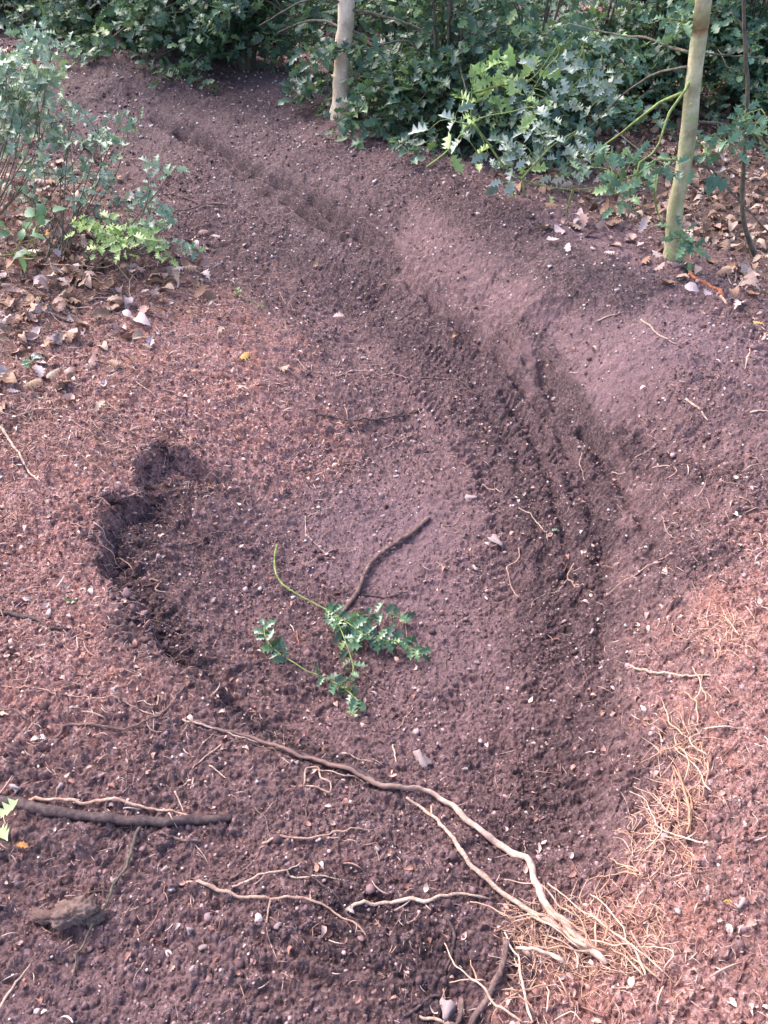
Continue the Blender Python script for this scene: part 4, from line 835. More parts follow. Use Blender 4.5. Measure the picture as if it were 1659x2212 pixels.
for q in range(105):
    if q < 72: px, py = rng.uniform(-20, 480), rng.uniform(540, 1000); lab, gr = 'thin dry twig on the red left bank', 'thin twigs on the left bank'
    elif q < 90: px, py = rng.uniform(1250, 1659), rng.uniform(450, 700); lab, gr = 'thin dry twig in dead leaves near the right tree', 'thin twigs near the right tree'
    else: px, py = rng.uniform(1350, 1650), rng.uniform(950, 1500); lab, gr = 'thin dry rootlet lying on the right bank', 'thin rootlets on the right bank'
    if q < 72 and px / 480 + (py - 540) / 700 > 1.2: px *= .5
    if 72 <= q < 90 and py > 510 + (px - 1250) * .4: py = 500
    a = rng.normal(.5, .7); L = rng.uniform(30, 130) * (1 if q < 72 else .7); bd = rng.normal() * .15
    p = [(px + L * t * math.cos(a + bd * t), py + L * t * .7 * math.sin(a + bd * t)) for t in (0, .35, .7, 1)]
    tn_ = ('tan', 'pale', 'dark brown', 'tan')[q % 4]; lab = lab.replace('thin dry', ('long ' if L > 75 else 'short ') + tn_ + ' dry')
    lab += '' if q >= 72 else ' near the shrub' if py < 680 else ' near the undercut rim' if py > 860 else ' halfway down'
    r_ = rng.uniform(.8, 1.9); st(p, r_, r_ * .6, [M_ROOT, M_PALE, M_STICK, M_ROOT][q % 4], lab, group=gr, lift=rng.uniform(.002, .016), n=5, step=.014)

# tufts of torn roots: one thing each, its strands are its parts
def tuft(label, base, lines, fine, fine_box, thick=2.2):
    B = hit(*base)[0]; root = obj('root_tuft', None, loc=B, label=label, cat='root tuft')
    def add(pts, r, lift, k):
        p = np.array(pts, float); P = hit(p[:, 0], p[:, 1]); C = catmull(P, .007); t = np.linspace(0, 1, len(C)); sd_ = int(p[0, 0] * 3 + p[0, 1])
        C[:, 2] = ground(C[:, 0], C[:, 1], False) + .006 + r + lift * np.sin(np.pi * (.1 + .8 * t))
        C[:, 2] = np.maximum(C[:, 2], ground(C[:, 0], C[:, 1]) + r * .3)
        C += .007 * np.stack([fbm(t * 14 * len(C) / 60, t * 0 + q, sd_ + q, 3) for q in (1, 5, 9)], -1)
        b = MB(); V, f = tube(C, r * (.55 + .6 * t) * np.where(t > .92, 1 - (t - .92) * 6, 1), 6, .25, sd_); b.add(V, f); obj('root_strand', b.mesh('root_strand', M_ROOTO, B), root)
    for l in lines: add(l[0], (l[1] if len(l) > 1 else thick) * .00074, rng.random() * .035, 0)
    b = MB()
    x0, y0, x1, y1 = fine_box
    for q in range(fine):
        a = np.array([rng.uniform(x0, x1), rng.uniform(y0, y1)]); ang = rng.normal(.65, .8) + (math.pi if rng.random() < .3 else 0); L = rng.uniform(15, 60)
        e = a - np.array([math.cos(ang), math.sin(ang)]) * L
        P = hit([a[0], (a[0] + e[0]) / 2 + rng.normal() * 7, e[0]], [a[1], (a[1] + e[1]) / 2 + rng.normal() * 7, e[1]])
        P[:, 2] += [0, .012 * rng.random(), .025 * rng.random() ** 2]; C = catmull(P, .008)
        V, f = tube(C, np.linspace(.0010, .0004, len(C)), 4, .1, q); b.add(V, f)
    if fine: obj('fine_rootlets', b.mesh('fine_rootlets', M_ROOTO, B), root)['kind'] = 'stuff'
tuft('large tuft of torn orange roots fanning out at the near right', (1330,2060), [
 (z8([(380,670),(460,700),(530,745),(620,735),(720,760),(860,860)]), 2.4), (z8([(480,815),(560,840),(650,870),(760,880),(900,890),(1000,905)]), 2.4),
 (z8([(515,805),(545,860),(580,920),(580,980),(600,1060),(620,1130),(640,1196)]), 3), (z8([(260,870),(310,950),(370,1010),(430,1070),(500,1140),(590,1196)]), 2.8),
 (z8([(525,585),(600,620),(680,640),(740,700),(830,740)]), 2.0), (z8([(710,605),(760,660),(820,720),(900,760),(990,840),(1060,880),(1100,950),(1130,1000)]), 3.0),
 (z8([(880,645),(940,690),(990,750),(1030,790),(1050,850),(1080,900)]), 2.2), (z8([(940,680),(910,780),(920,850),(908,885)]), 2.6), (z8([(560,870),(640,900),(740,930),(780,950)]), 6),
 (z8([(1060,740),(1100,670),(1120,640)]), 1.5), (z8([(1100,880),(1170,900),(1240,920),(1210,980)]), 1.8), (z8([(740,990),(770,1060),(792,1100)]), 2.0), (z8([(690,1030),(710,1080),(700,1150)]), 2.2),
 (z8([(290,1020),(370,1015),(440,1020)]), 2.0), (z8([(380,925),(400,980),(410,1022)]), 2.0), (z8([(600,985),(590,1040),(620,1060),(660,1000)]), 1.6),
 (z8([(625,725),(690,770),(760,800),(830,850),(880,880)]), 4.5), (z8([(700,700),(760,760),(820,800),(900,870),(960,890)]), 3.2), (z8([(640,740),(700,800),(770,850),(840,880)]), 2.2),
 (z8([(850,690),(870,740),(930,790),(1000,850),(1080,930),(1180,1000)]), 2.6), (z8([(900,760),(950,820),(940,880)]), 2.2), (z8([(780,700),(840,770),(860,850),(900,880)]), 2.2),
 (z8([(720,830),(790,860),(830,900),(840,960)]), 2.0), (z8([(560,770),(640,760),(720,780),(790,820)]), 1.7), (z8([(470,1190),(500,1130),(570,1080),(640,1060),(710,1040)]), 1.8), (z8([(500,1050),(560,1080),(600,1090)]), 2.0),
 (z8([(540,1100),(600,1110),(650,1170)]), 1.8), (z8([(860,850),(960,880),(1060,890),(1150,960),(1200,990)]), 2.0), (z8([(980,880),(1060,930),(1120,990)]), 2.0)], 520, (1100, 1950, 1440, 2110))
tuft('tangle of thin orange roots hanging on the right bank above the large tuft', (1440,1800), [
 (z8([(1060,210),(1120,240),(1160,330),(1200,380),(1280,410),(1370,425)]), 2.0), (z8([(1055,380),(1120,390),(1180,400),(1250,410)]), 1.9), (z8([(1150,330),(1210,300),(1240,220),(1280,190)]), 1.9),
 (z8([(1080,195),(1150,250),(1200,300),(1250,320)]), 1.6), (z8([(970,490),(1040,525),(1100,550)]), 3.2), (z8([(870,580),(960,565),(1030,550),(1095,572)]), 2.2), (z8([(990,520),(960,600),(930,640)]), 1.4),
 (z8([(1100,480),(1140,450),(1180,400),(1200,350)]), 2.0), (z8([(1110,520),(1160,450),(1230,420)]), 1.7), (z8([(1190,400),(1200,460),(1170,520)]), 1.6), (z8([(1250,400),(1290,440),(1330,490)]), 1.5)], 150, (1360, 1740, 1500, 1900))
tuft('upright orange roots exposed on the right bank', (1470,1690), [
 (z8([(1250,90),(1270,160),(1300,250),(1310,380)]), 3.4), (z8([(1240,150),(1250,260),(1265,330)]), 2.0), (z8([(1250,10),(1270,60),(1330,120),(1360,170),(1412,212)]), 2.2), (z8([(1290,30),(1300,100),(1290,160)]), 2.0),
 (z8([(1420,0),(1380,60),(1380,130),(1375,232)]), 1.7), (z8([(1095,95),(1170,55),(1250,25),(1290,5)]), 2.4), (z8([(1265,100),(1300,190),(1330,280)]), 2.2), (z8([(1300,210),(1360,160),(1400,60)]), 1.6),
 (z6([(1200,845),(1220,910),(1250,980),(1290,1010)]), 2.6), (z6([(1265,825),(1310,870),(1340,920),(1350,970)]), 2.2), (z6([(1260,1010),(1255,1060),(1300,1110),(1370,1140)]), 3), (z6([(1370,1000),(1300,1060),(1390,1100)]), 2)], 150, (1420, 1560, 1530, 1770))
tuft('small wisp of orange roots high on the right bank', (1500,1470), [
 (z6([(1330,735),(1340,800),(1350,850),(1320,880)]), 2.4), (z6([(1370,590),(1410,640),(1440,700),(1400,720)]), 1.9), (z6([(1420,510),(1480,560),(1520,590)]), 1.5), (z6([(1400,630),(1480,610),(1540,620)]), 1.4),
 (z6([(1360,770),(1350,830),(1380,880)]), 1.8)], 60, (1500, 1340, 1620, 1420))
tuft('fringe of short root ends at the bottom right', (1200,2170), [(z8([(740,1190),(800,1150),(850,1190)]), 1.6), (z8([(1160,1060),(1190,1100)]), 1.4)], 50, (1080, 2110, 1500, 2205))

# fine rootlets and straws everywhere
b = MB(); T = sliver_templates()
n = 3600; x, y = rand_area(n, -1.1, 1.1, .3, 5.0); z = zones(x, y); keep = rng.random(n) < .55 - .45 * z[:, 1]; x, y = x[keep], y[keep]; m = len(x)
sz = .010 + .045 * rng.random(m) ** 2.5
M = frames(m, (0, 0, 1), None, .15, sz); M[:, :, 0] *= .55; M[:, :, 2] *= .55
P = np.stack([x, y, ground(x, y) + .002], -1); k = rng.integers(0, 6, m)
for q in range(6): b.scatter(T[q], P[k == q], M[k == q], .35 + .65 * rng.random((k == q).sum()))
obj('root_fibres', b.mesh('root_fibres', M_NEEDLE), label='fine pale root fibres strewn through the soil', kind='stuff')

b = MB(); L = catmull(np.c_[LIP[1:13], np.zeros(12)], .01)
for q in range(80):
    a = L[rng.integers(0, len(L))][:2] + rng.normal(size=2) * .008; d_ = np.array([rng.uniform(.02, .09), rng.normal() * .03]); n_ = 5
    P = np.array([np.r_[a + d_ * (i / (n_ - 1) - .25) + rng.normal(size=2) * .004, 0] for i in range(n_)])
    P[:, 2] = ground(P[:, 0], P[:, 1], False) + np.array([.004, .006, .012, .012, .004]) + .006 * rng.random(n_); P[2:, 2] = np.maximum(P[2:, 2], P[1, 2] - [.012, .035, .06])
    C = catmull(P, .006); V, f = tube(C, np.linspace(.0009, .0004, len(C)), 4, .1, q); b.add(V, f)
obj('hanging_rootlets', b.mesh('hanging_rootlets', M_NEEDLE), label='fine rootlets hanging over the undercut left rim', kind='stuff')

# ------------------------------------------------------------------ single fallen leaves
def one_leaf(px, py, size, T, mat, label, name='dead_leaf', cat='leaf', group=None, lift=.008, tilt=.35, rnd=None, yaw=None, P=None):
    P = hit(px, py)[0] if P is None else P
    b = MB(); a = rng.uniform(0, 6.28) if yaw is None else yaw
    M = frames(1, (0, 0, 1), (math.sin(a), math.cos(a), 0), tilt, size); b.scatter(T, np.zeros((1, 3)), M, np.array([rng.random() if rnd is None else rnd]))
    return obj(name, b.mesh(name, mat), loc=(P[0], P[1], P[2] + lift), label=label, cat=cat, group=group)
one_leaf(718, 690, .055, OAK[0], M_OAKP, 'pale pink dead leaf alone in the middle of the trail', rnd=.9, yaw=1.4)
one_leaf(675, 574, .06, OAK[1], M_OAK, 'curled tan dead leaf in the upper trail', rnd=.7, yaw=1.2)
for k, (x, y, s, lab) in enumerate([(470,735,.07,'curled tan leaf at the left of the leaf trio on the bank'), (500,745,.055,'pale leaf in the leaf trio on the bank'), (538,765,.07,'orange grey curled leaf standing in the leaf trio'),
    (595,795,.055,'pale rolled leaf right of the leaf trio'), (212,905,.055,'mauve grey curled leaf on the left bank'), (315,757,.06,'pinkish oak leaf lying flat on the left bank'), (560,880,.05,'dark curled leaf above the rim'),
    (15,445,.15,'big tan leaf hanging at the left edge under the shrub'), (112,525,.11,'big orange brown leaf below the bramble'), (60,640,.08,'pale pink leaf on the left bank'), (15,675,.08,'mauve leaf at the left edge'),
    (40,760,.09,'pale lilac leaf at the left edge of the bank'), (20,1545,.045,'tan leaf scrap at the left edge'), (270,590,.06,'pink leaf below the left shrub'), (395,590,.07,'tan upright leaf by the trail edge'), (420,625,.06,'brown folded leaf by the trail edge'),
    (1640,640,.09,'pale fallen leaf at the right edge'), (1345,525,.09,'pinkish oak leaf below the low holly spray'), (1560,560,.09,'tan oak leaf beside the right tree'), (1640,605,.09,'long pale folded leaf at the right edge'), (985,728,.03,'small yellow leaf scrap on the trail'), (1335,1480,.03,'yellowish leaf scrap in the bowl')]):
    one_leaf(x, y, s, OAK[k % 4], M_OAKP if k in (5, 9, 10, 11, 13, 17) else (M_ORLEAF if k in (2, 8, 20) else M_OAK), lab, tilt=.5, lift=.015 if s > .05 else .006, rnd=.45 + .5 * rng.random())
one_leaf(1561, 1948, .030, OAK[2], M_ORLEAF, 'yellow orange leaf on the near right bank', rnd=1)
one_leaf(1650, 705, .05, OAK[2], M_ORLEAF, 'bright orange leaf at the right edge', rnd=1)
one_leaf(1535, 1655, .02, OAK[1], M_OAKP, 'small red leaf scrap on the right bank', rnd=.3)
one_leaf(80, 848, .065, HOLLY[1], M_CREAM, 'cream yellow holly leaf on the red litter', 'holly_leaf', rnd=.9, yaw=2.4, tilt=.15)
one_leaf(140, 1304, .045, HOLLY[0], M_HMID, 'single small dark green holly leaf on the left bank', 'holly_leaf', rnd=.5, yaw=1.4)
o = one_leaf(6, 1775, .052, HOLLY[1], M_CREAM, 'cream green spiny holly leaf at the lower left edge', 'holly_leaf', rnd=.7, yaw=1.0, lift=.022, tilt=.2)
one_leaf(10, 1805, .048, HOLLY[2], M_CREAM, 'pale green holly leaf under the cream one at the left edge', 'holly_leaf', rnd=.3, yaw=2.4, lift=.015)
one_leaf(35, 1835, .03, OAK[0], M_ORLEAF, 'orange leaf scrap beside the cream holly leaf', rnd=.3, yaw=1.5)
one_leaf(97, 652, .04, HOLLY[0], M_HMID, 'small green holly leaf among the brown leaves', 'holly_leaf', rnd=.9)
one_leaf(1190, 1155, .022, HOLLY[0], M_HPALE, 'tiny pale green leaf on the bowl floor', 'holly_leaf', rnd=.3)

def seedling(px, py, label, n, size, h, mat, gname):
    B = hit(px, py)[0]; root = obj('seedling', None, loc=B, label=label, cat='seedling'); s_, f_ = MB(), MB()
    for k in range(3):
        C = catmull(B + np.array([[0, 0, -.005], [rng.normal() * .01, rng.normal() * .01, h * .5], [rng.normal() * .03, rng.normal() * .02, h]]), .006)
        V, f = tube(C, np.linspace(.0015, .0008, len(C)), 5); s_.add(V, f)
        m = n // 3; f_.scatter(HOLLY[k], C[rng.integers(len(C) // 3, len(C), m)], frames(m, (0, -.3, 1), None, .6, size * (.7 + .5 * rng.random(m))))
    obj('stem', s_.mesh('stem', M_GTWIG, B), root); obj('foliage', f_.mesh('foliage', mat, B), root)
seedling(515, 640, 'tiny yellow green seedling left of the trail', 7, .022, .045, M_CREAM, 0)
seedling(562, 668, 'tiny green seedling below the yellow green one', 5, .018, .03, M_HMID, 0)
seedling(70, 800, 'small pale seedling at the left by the pale sticks', 6, .03, .04, M_HPALE, 0)

# separate dead leaves nearest to the camera in the two leafy patches
OL = []
for k in range(6):
    V, f = (OAK + BEECH)[k]; OL.append([mesh('dead_leaf', V, f, m_, {'rnd': np.full(len(V), r)}) for m_, r in ((M_OAK, .35), (M_OAK, .75), (M_OAKP, .5), (M_OAKP, .95))])
spots = []
while len(spots) < 290:
    if rng.random() < .62: px, py = rng.uniform(0, 460), rng.uniform(510, 860)
    else: px, py = rng.uniform(1150, 1659), rng.uniform(440, 720)
    d_ = .9 if px < 800 else .75
    if px < 800 and (px / 460 + (py - 510) / 350) > 1.1 + .4 * rng.random(): continue
    if px > 800 and py > 500 + (px - 1150) * .42: continue
    spots.append((px, py))
spots = np.array(spots); PP = hit(spots[:, 0], spots[:, 1])
for q, P in enumerate(PP):
    left = spots[q, 0] < 800; lx_, ly_ = spots[q]; k_, t_ = rng.integers(0, 6), rng.integers(0, 4); s = rng.uniform(.045, .085)
    word = ('large ' if s > .065 else 'small ') + ('dark brown', 'tan', 'dusky pink', 'pale pinkish')[t_] + (' lobed' if k_ < 4 else ' oval') + ' dead leaf '
    if left: word += ('under the left shrub' if ly_ < 600 else 'just below the left shrub' if ly_ < 690 else 'low on the red bank') + (' at the left edge' if lx_ < 130 else '')
    else: word += ('left of the right tree' if lx_ < 1400 else 'at the right tree foot' if lx_ < 1540 else 'right of the right tree')
    o = obj('dead_leaf', OL[k_][t_], loc=(P[0], P[1], P[2] + .012 + .012 * rng.random()),
            label=word, cat='leaf',
            group='dead leaves on the left bank' if left else 'dead leaves around the right tree')
    o.scale = (s, s * rng.uniform(.8, 1.1), s * rng.uniform(.4, 1.1)); o.rotation_euler = (rng.normal() * .4, rng.normal() * .4, rng.uniform(0, 6.3))

# ------------------------------------------------------------------ leafy shoots
def leafy(b, C, T, size, gap, tilt=.45, up=(0, 0, 1), start=.1, jit=.3):
    """alternate leaves along a shoot"""
    L = np.concatenate([[0], np.cumsum(np.linalg.norm(np.diff(C, axis=0), axis=1))]); n = max(2, int(L[-1] * (1 - start) / gap))
    s = np.linspace(start * L[-1], L[-1], n); P = np.stack([np.interp(s, L, C[:, k]) for k in range(3)], -1)
    tg = np.stack([np.interp(s, L, np.gradient(C[:, k])) for k in range(3)], -1); tg /= np.linalg.norm(tg, axis=1)[:, None] + 1e-9
    side = np.cross(tg, up); side /= np.linalg.norm(side, axis=1)[:, None] + 1e-9
    sg = np.where(np.arange(n) % 2, 1, -1)[:, None]
    y = tg * .55 + side * sg + rng.normal(size=(n, 3)) * jit; y[-1] = tg[-1]
    M = frames(n, up, y, tilt, size * (.7 + .5 * rng.random(n))); k = rng.integers(0, len(T), n)
    for q in range(len(T)): b.scatter(T[q], P[k == q], M[k == q])

# the cut holly sprig in the hollow
def sprig():
    B = hit(728, 1340)[0]; root = obj('holly_sprig', None, loc=B, label='cut green holly sprig lying in the middle of the bowl', cat='holly sprig')
    def stem(pts, r0, r1, lift, name='stem', mat=M_GTWIG):
        p = np.array(pts, float); P = hit(p[:, 0], p[:, 1]); C = catmull(P, .008); t = np.linspace(0, 1, len(C))
        C[:, 2] = ground(C[:, 0], C[:, 1], False) + .008 + lift[0] * (1 - t) + lift[1] * t + .01 * np.sin(t * 3.1)
        b = MB(); V, f = tube(C, np.linspace(r0, r1, len(C)), 7, .15); b.add(V, f); obj(name, b.mesh(name, mat, B), root); return C
    C1 = stem(z5([(1195,205),(1185,260),(1190,330),(1220,385),(1280,430),(1360,475),(1440,520),(1500,560),(1570,610),(1640,630),(1705,640),(1760,660),(1815,690)]), .0036, .0016, (.015, .03))
    C2 = stem(z5([(1140,560),(1150,620),(1200,680),(1260,720),(1330,765),(1400,790),(1480,830),(1545,885)]), .0014, .0022, (.02, .02))
    C3 = stem(z5([(1440,520),(1475,600),(1510,700),(1520,760),(1480,815)]), .002, .0014, (.025, .02))
    C4 = stem(z5([(1500,560),(1560,530),(1640,520),(1700,525),(1740,520)]), .0018, .0012, (.025, .03))
    b = MB(); up = (0, -.35, 1)
    leafy(b, C1[int(len(C1) * .52):], HOLLY, .044, .010, .5, up, 0); leafy(b, C1[int(len(C1) * .5):int(len(C1) * .85)], HOLLY, .042, .012, .7, up, 0)
    n2 = len(C2); leafy(b, C2[:int(n2 * .38)][::-1], HOLLY, .040, .012, .5, up, 0); leafy(b, C2[int(n2 * .62):], HOLLY, .040, .011, .6, up, 0)
    leafy(b, C3, HOLLY, .038, .015, .6, up, .1); leafy(b, C4, HOLLY, .038, .013, .6, up, .05)
    obj('foliage', b.mesh('foliage', M_HSPR, B), root)
    bc = MB(); e = hit(758, 1540)[0]; bc.scatter(HOLLY[1], np.array([e + [0, 0.01, .02]]), frames(1, (0, -.3, 1), (.2, -1, 0), .05, .045))
    bc.scatter(HOLLY[0], np.array([hit(840, 1342)[0] + [0, 0, .03], hit(862, 1348)[0] + [0, 0, .03]]), frames(2, (0, -.3, 1), (1, .3, 0), .3, .03))
    obj('pale_leaves', bc.mesh('pale_leaves', M_CREAM, B), root)
M_HSPR = mat_leaf('sprig holly leaf', [(0, (.035, .085, .05)), (.5, (.07, .15, .085)), (.85, (.13, .25, .12)), (1, (.32, .45, .16))], .28, .15, .6)
sprig()

# left shrub: shoots through the clumps seen in the photo
def left_shrub(label, base, clumps, mat, leafsize, depth, T=HOLLY, stem_mat=M_GTWIG, name='holly_shrub', nl=(2, 4), cat='shrub', gap=.013, spread=.09):
    B = hit(*base)[0]; root = obj(name, None, loc=B, label=label, cat=cat); s_, f_ = MB(), MB()
    for (px, py) in clumps:
        tgt = at_y(px, py, depth + rng.uniform(-.25, .25)); g_ = ground(np.array([tgt[0]]), np.array([tgt[1]]), False)[0]
        if tgt[2] < g_ + .03: tgt = hit(px, py)[0] + [0, 0, .04]
        mid = B * .45 + tgt * .55 + np.array([rng.normal() * .06, rng.normal() * .06, -.03])
        C = catmull(np.array([B + [rng.normal() * .03, rng.normal() * .03, 0], mid, tgt]), .02)
        V, f = tube(C, np.linspace(.0035, .0015, len(C)), 5, .15, int(px)); s_.add(V, f)
        for k in range(rng.integers(*nl)):
            st_ = C[-1 - rng.integers(0, max(2, len(C) // 6))]; d = rng.normal(size=3) * [1, .7, .6] + [0, 0, .35]; d /= np.linalg.norm(d); L = spread * (.5 + .7 * rng.random())
            E = catmull(np.array([st_, st_ + d * L * .5 + [0, 0, .01], st_ + d * L + [0, 0, -.01]]), .012)
            V, f = tube(E, np.linspace(.0015, .0008, len(E)), 4); s_.add(V, f); leafy(f_, E, T, leafsize, gap, .55, (0, -.5, 1), .1)
    obj('stems', s_.mesh('stems', stem_mat, B), root); obj('foliage', f_.mesh('foliage', mat, B), root)
left_shrub('tall pale leaved holly shrub at the upper left edge', (-60, 540), z1([(130,170),(150,200),(230,200),(240,260),(150,300),(60,270),(100,400),(30,330),(150,430),(60,480),(200,540),(110,600),(40,560),(30,430),(120,330),(180,360),(60,380),(-20,300),(-40,450)]), M_HPALE, .05, 3.75, nl=(4, 6), spread=.12, stem_mat=M_TWIG)
left_shrub('spreading young holly with thin shoots in front of the trail', (130, 555), z1([(340,430),(300,510),(420,530),(540,480),(570,500),(300,610),(360,640),(420,620),(490,680),(180,690),(120,740),(220,720),(380,740),(460,770),(300,780),(100,840),(60,800)]), M_HPALE, .042, 3.6, nl=(2, 4), spread=.10, stem_mat=M_TWIG)
left_shrub('low sprawling holly shoots beside the upper trail', (190, 560), z1([(660,770),(735,750),(520,850),(640,900),(740,930),(770,930),(600,960),(440,940),(480,960),(720,1060),(690,980),(780,1090),(340,860)]), M_HPALE, .042, 3.35, nl=(2, 4), spread=.09, stem_mat=M_TWIG)
left_shrub('low yellow green holly at the foot of the left shrubs', (240, 560), z1([(380,980),(560,1020),(600,1030),(520,1010),(440,1060),(640,1060),(350,960)]), M_LIME, .045, 3.1, nl=(3, 5), spread=.08, stem_mat=M_TWIG)
left_shrub('small dark green bramble at the left under the holly', (60, 560), z1([(160,920),(200,920),(100,970),(90,1040),(130,1080),(60,1000),(170,970)]), M_BRAM, .065, 3.1, OVAL, M_GTWIG, 'bramble', (1, 2), 'bramble', .03, .05)

# ------------------------------------------------------------------ holly bushes behind the berm
def bush(label, x, y, rad, height, nst, ntw, nlf, mat, leafsize=.062, stem_mat=M_TWIG, T=HOLLYB, low=.0, name='holly_bush', droop=.25, group=None, gap=.024, skirt=.55):
    g_ = ground(np.array([x]), np.array([y]), False)[0]; B = np.array([x, y, g_]); root = obj(name, None, loc=B, label=label, cat='holly bush', group=group); s_, f_ = MB(), MB()
    for i in range(nst):
        a = 6.283 * (i + rng.random()) / nst; r = rad * (.25 + .8 * math.sqrt(rng.random())); h = (low + (height - low) * rng.random() ** (1.5))
        if rng.random() < skirt: h = rng.uniform(.05, .55)
        e = B + np.array([math.cos(a) * r, math.sin(a) * r, h]); md = B + np.array([math.cos(a) * r * .4, math.sin(a) * r * .4, h * .75 + .12])
        C = catmull(np.array([B + [math.cos(a) * .04, math.sin(a) * .04, -.02], md, e, e + [math.cos(a) * .15, math.sin(a) * .15, -droop * rng.random() * .4]]), .05)
        V, f = tube(C, np.linspace(.011, .003, len(C)), 5, .1, i); s_.add(V, f)
        for k in range(ntw):
            p = C[rng.integers(len(C) // 4, len(C))]; d = rng.normal(size=3) * [1, 1, .5] + [math.cos(a) * .6, math.sin(a) * .6, .05]; d /= np.linalg.norm(d); L = rng.uniform(.15, .34)
            E = catmull(np.array([p, p + d * L * .5 + [0, 0, .02], p + d * L + [0, 0, -.03]]), .03)
            ge = ground(E[:, 0], E[:, 1], False); E[:, 2] = np.maximum(E[:, 2], ge + .03)
            V, f = tube(E, np.linspace(.003, .0012, len(E)), 3, 0); s_.add(V, f); leafy(f_, E, T, leafsize, gap, .55, (0, -.25, 1), .08)
    obj('stems', s_.mesh('stems', stem_mat, B), root); obj('foliage', f_.mesh('foliage', mat, B), root)
GB = 'dark holly bushes behind the berm'
def hedge(label, px, py, back, rad, height, nst, ntw, mat, size=.062, **kw):
    P = hit(px, py)[0]; d = P[:2] / np.linalg.norm(P[:2]); bush(label, P[0] + d[0] * back, P[1] + d[1] * back, rad, height, nst, ntw, 0, mat, size, group=GB, **kw)
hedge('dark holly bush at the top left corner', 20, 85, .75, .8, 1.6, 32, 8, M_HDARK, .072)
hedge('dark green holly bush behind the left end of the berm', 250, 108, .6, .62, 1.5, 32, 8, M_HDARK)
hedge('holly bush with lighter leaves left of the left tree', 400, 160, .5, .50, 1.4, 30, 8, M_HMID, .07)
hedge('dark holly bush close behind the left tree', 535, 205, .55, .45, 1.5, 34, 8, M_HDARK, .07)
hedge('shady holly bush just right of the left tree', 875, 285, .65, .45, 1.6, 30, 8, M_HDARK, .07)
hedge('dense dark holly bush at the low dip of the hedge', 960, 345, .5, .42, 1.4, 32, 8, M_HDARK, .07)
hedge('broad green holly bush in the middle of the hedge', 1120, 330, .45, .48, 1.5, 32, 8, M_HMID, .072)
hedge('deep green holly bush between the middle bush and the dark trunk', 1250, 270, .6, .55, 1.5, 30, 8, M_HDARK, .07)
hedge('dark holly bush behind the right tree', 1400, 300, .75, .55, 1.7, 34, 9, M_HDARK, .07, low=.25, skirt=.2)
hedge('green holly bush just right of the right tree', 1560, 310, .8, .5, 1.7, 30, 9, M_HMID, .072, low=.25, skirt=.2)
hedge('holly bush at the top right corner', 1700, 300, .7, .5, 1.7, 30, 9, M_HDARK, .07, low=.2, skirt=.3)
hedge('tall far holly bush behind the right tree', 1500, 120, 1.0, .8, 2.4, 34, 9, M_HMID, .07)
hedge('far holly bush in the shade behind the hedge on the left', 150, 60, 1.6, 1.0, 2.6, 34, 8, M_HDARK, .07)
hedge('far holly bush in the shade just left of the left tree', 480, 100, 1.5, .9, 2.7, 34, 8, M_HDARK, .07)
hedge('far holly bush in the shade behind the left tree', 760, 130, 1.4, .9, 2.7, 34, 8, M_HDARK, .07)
hedge('far holly bush in the shade behind the middle bush', 1050, 120, 1.3, .8, 2.6, 30, 8, M_HDARK, .07)

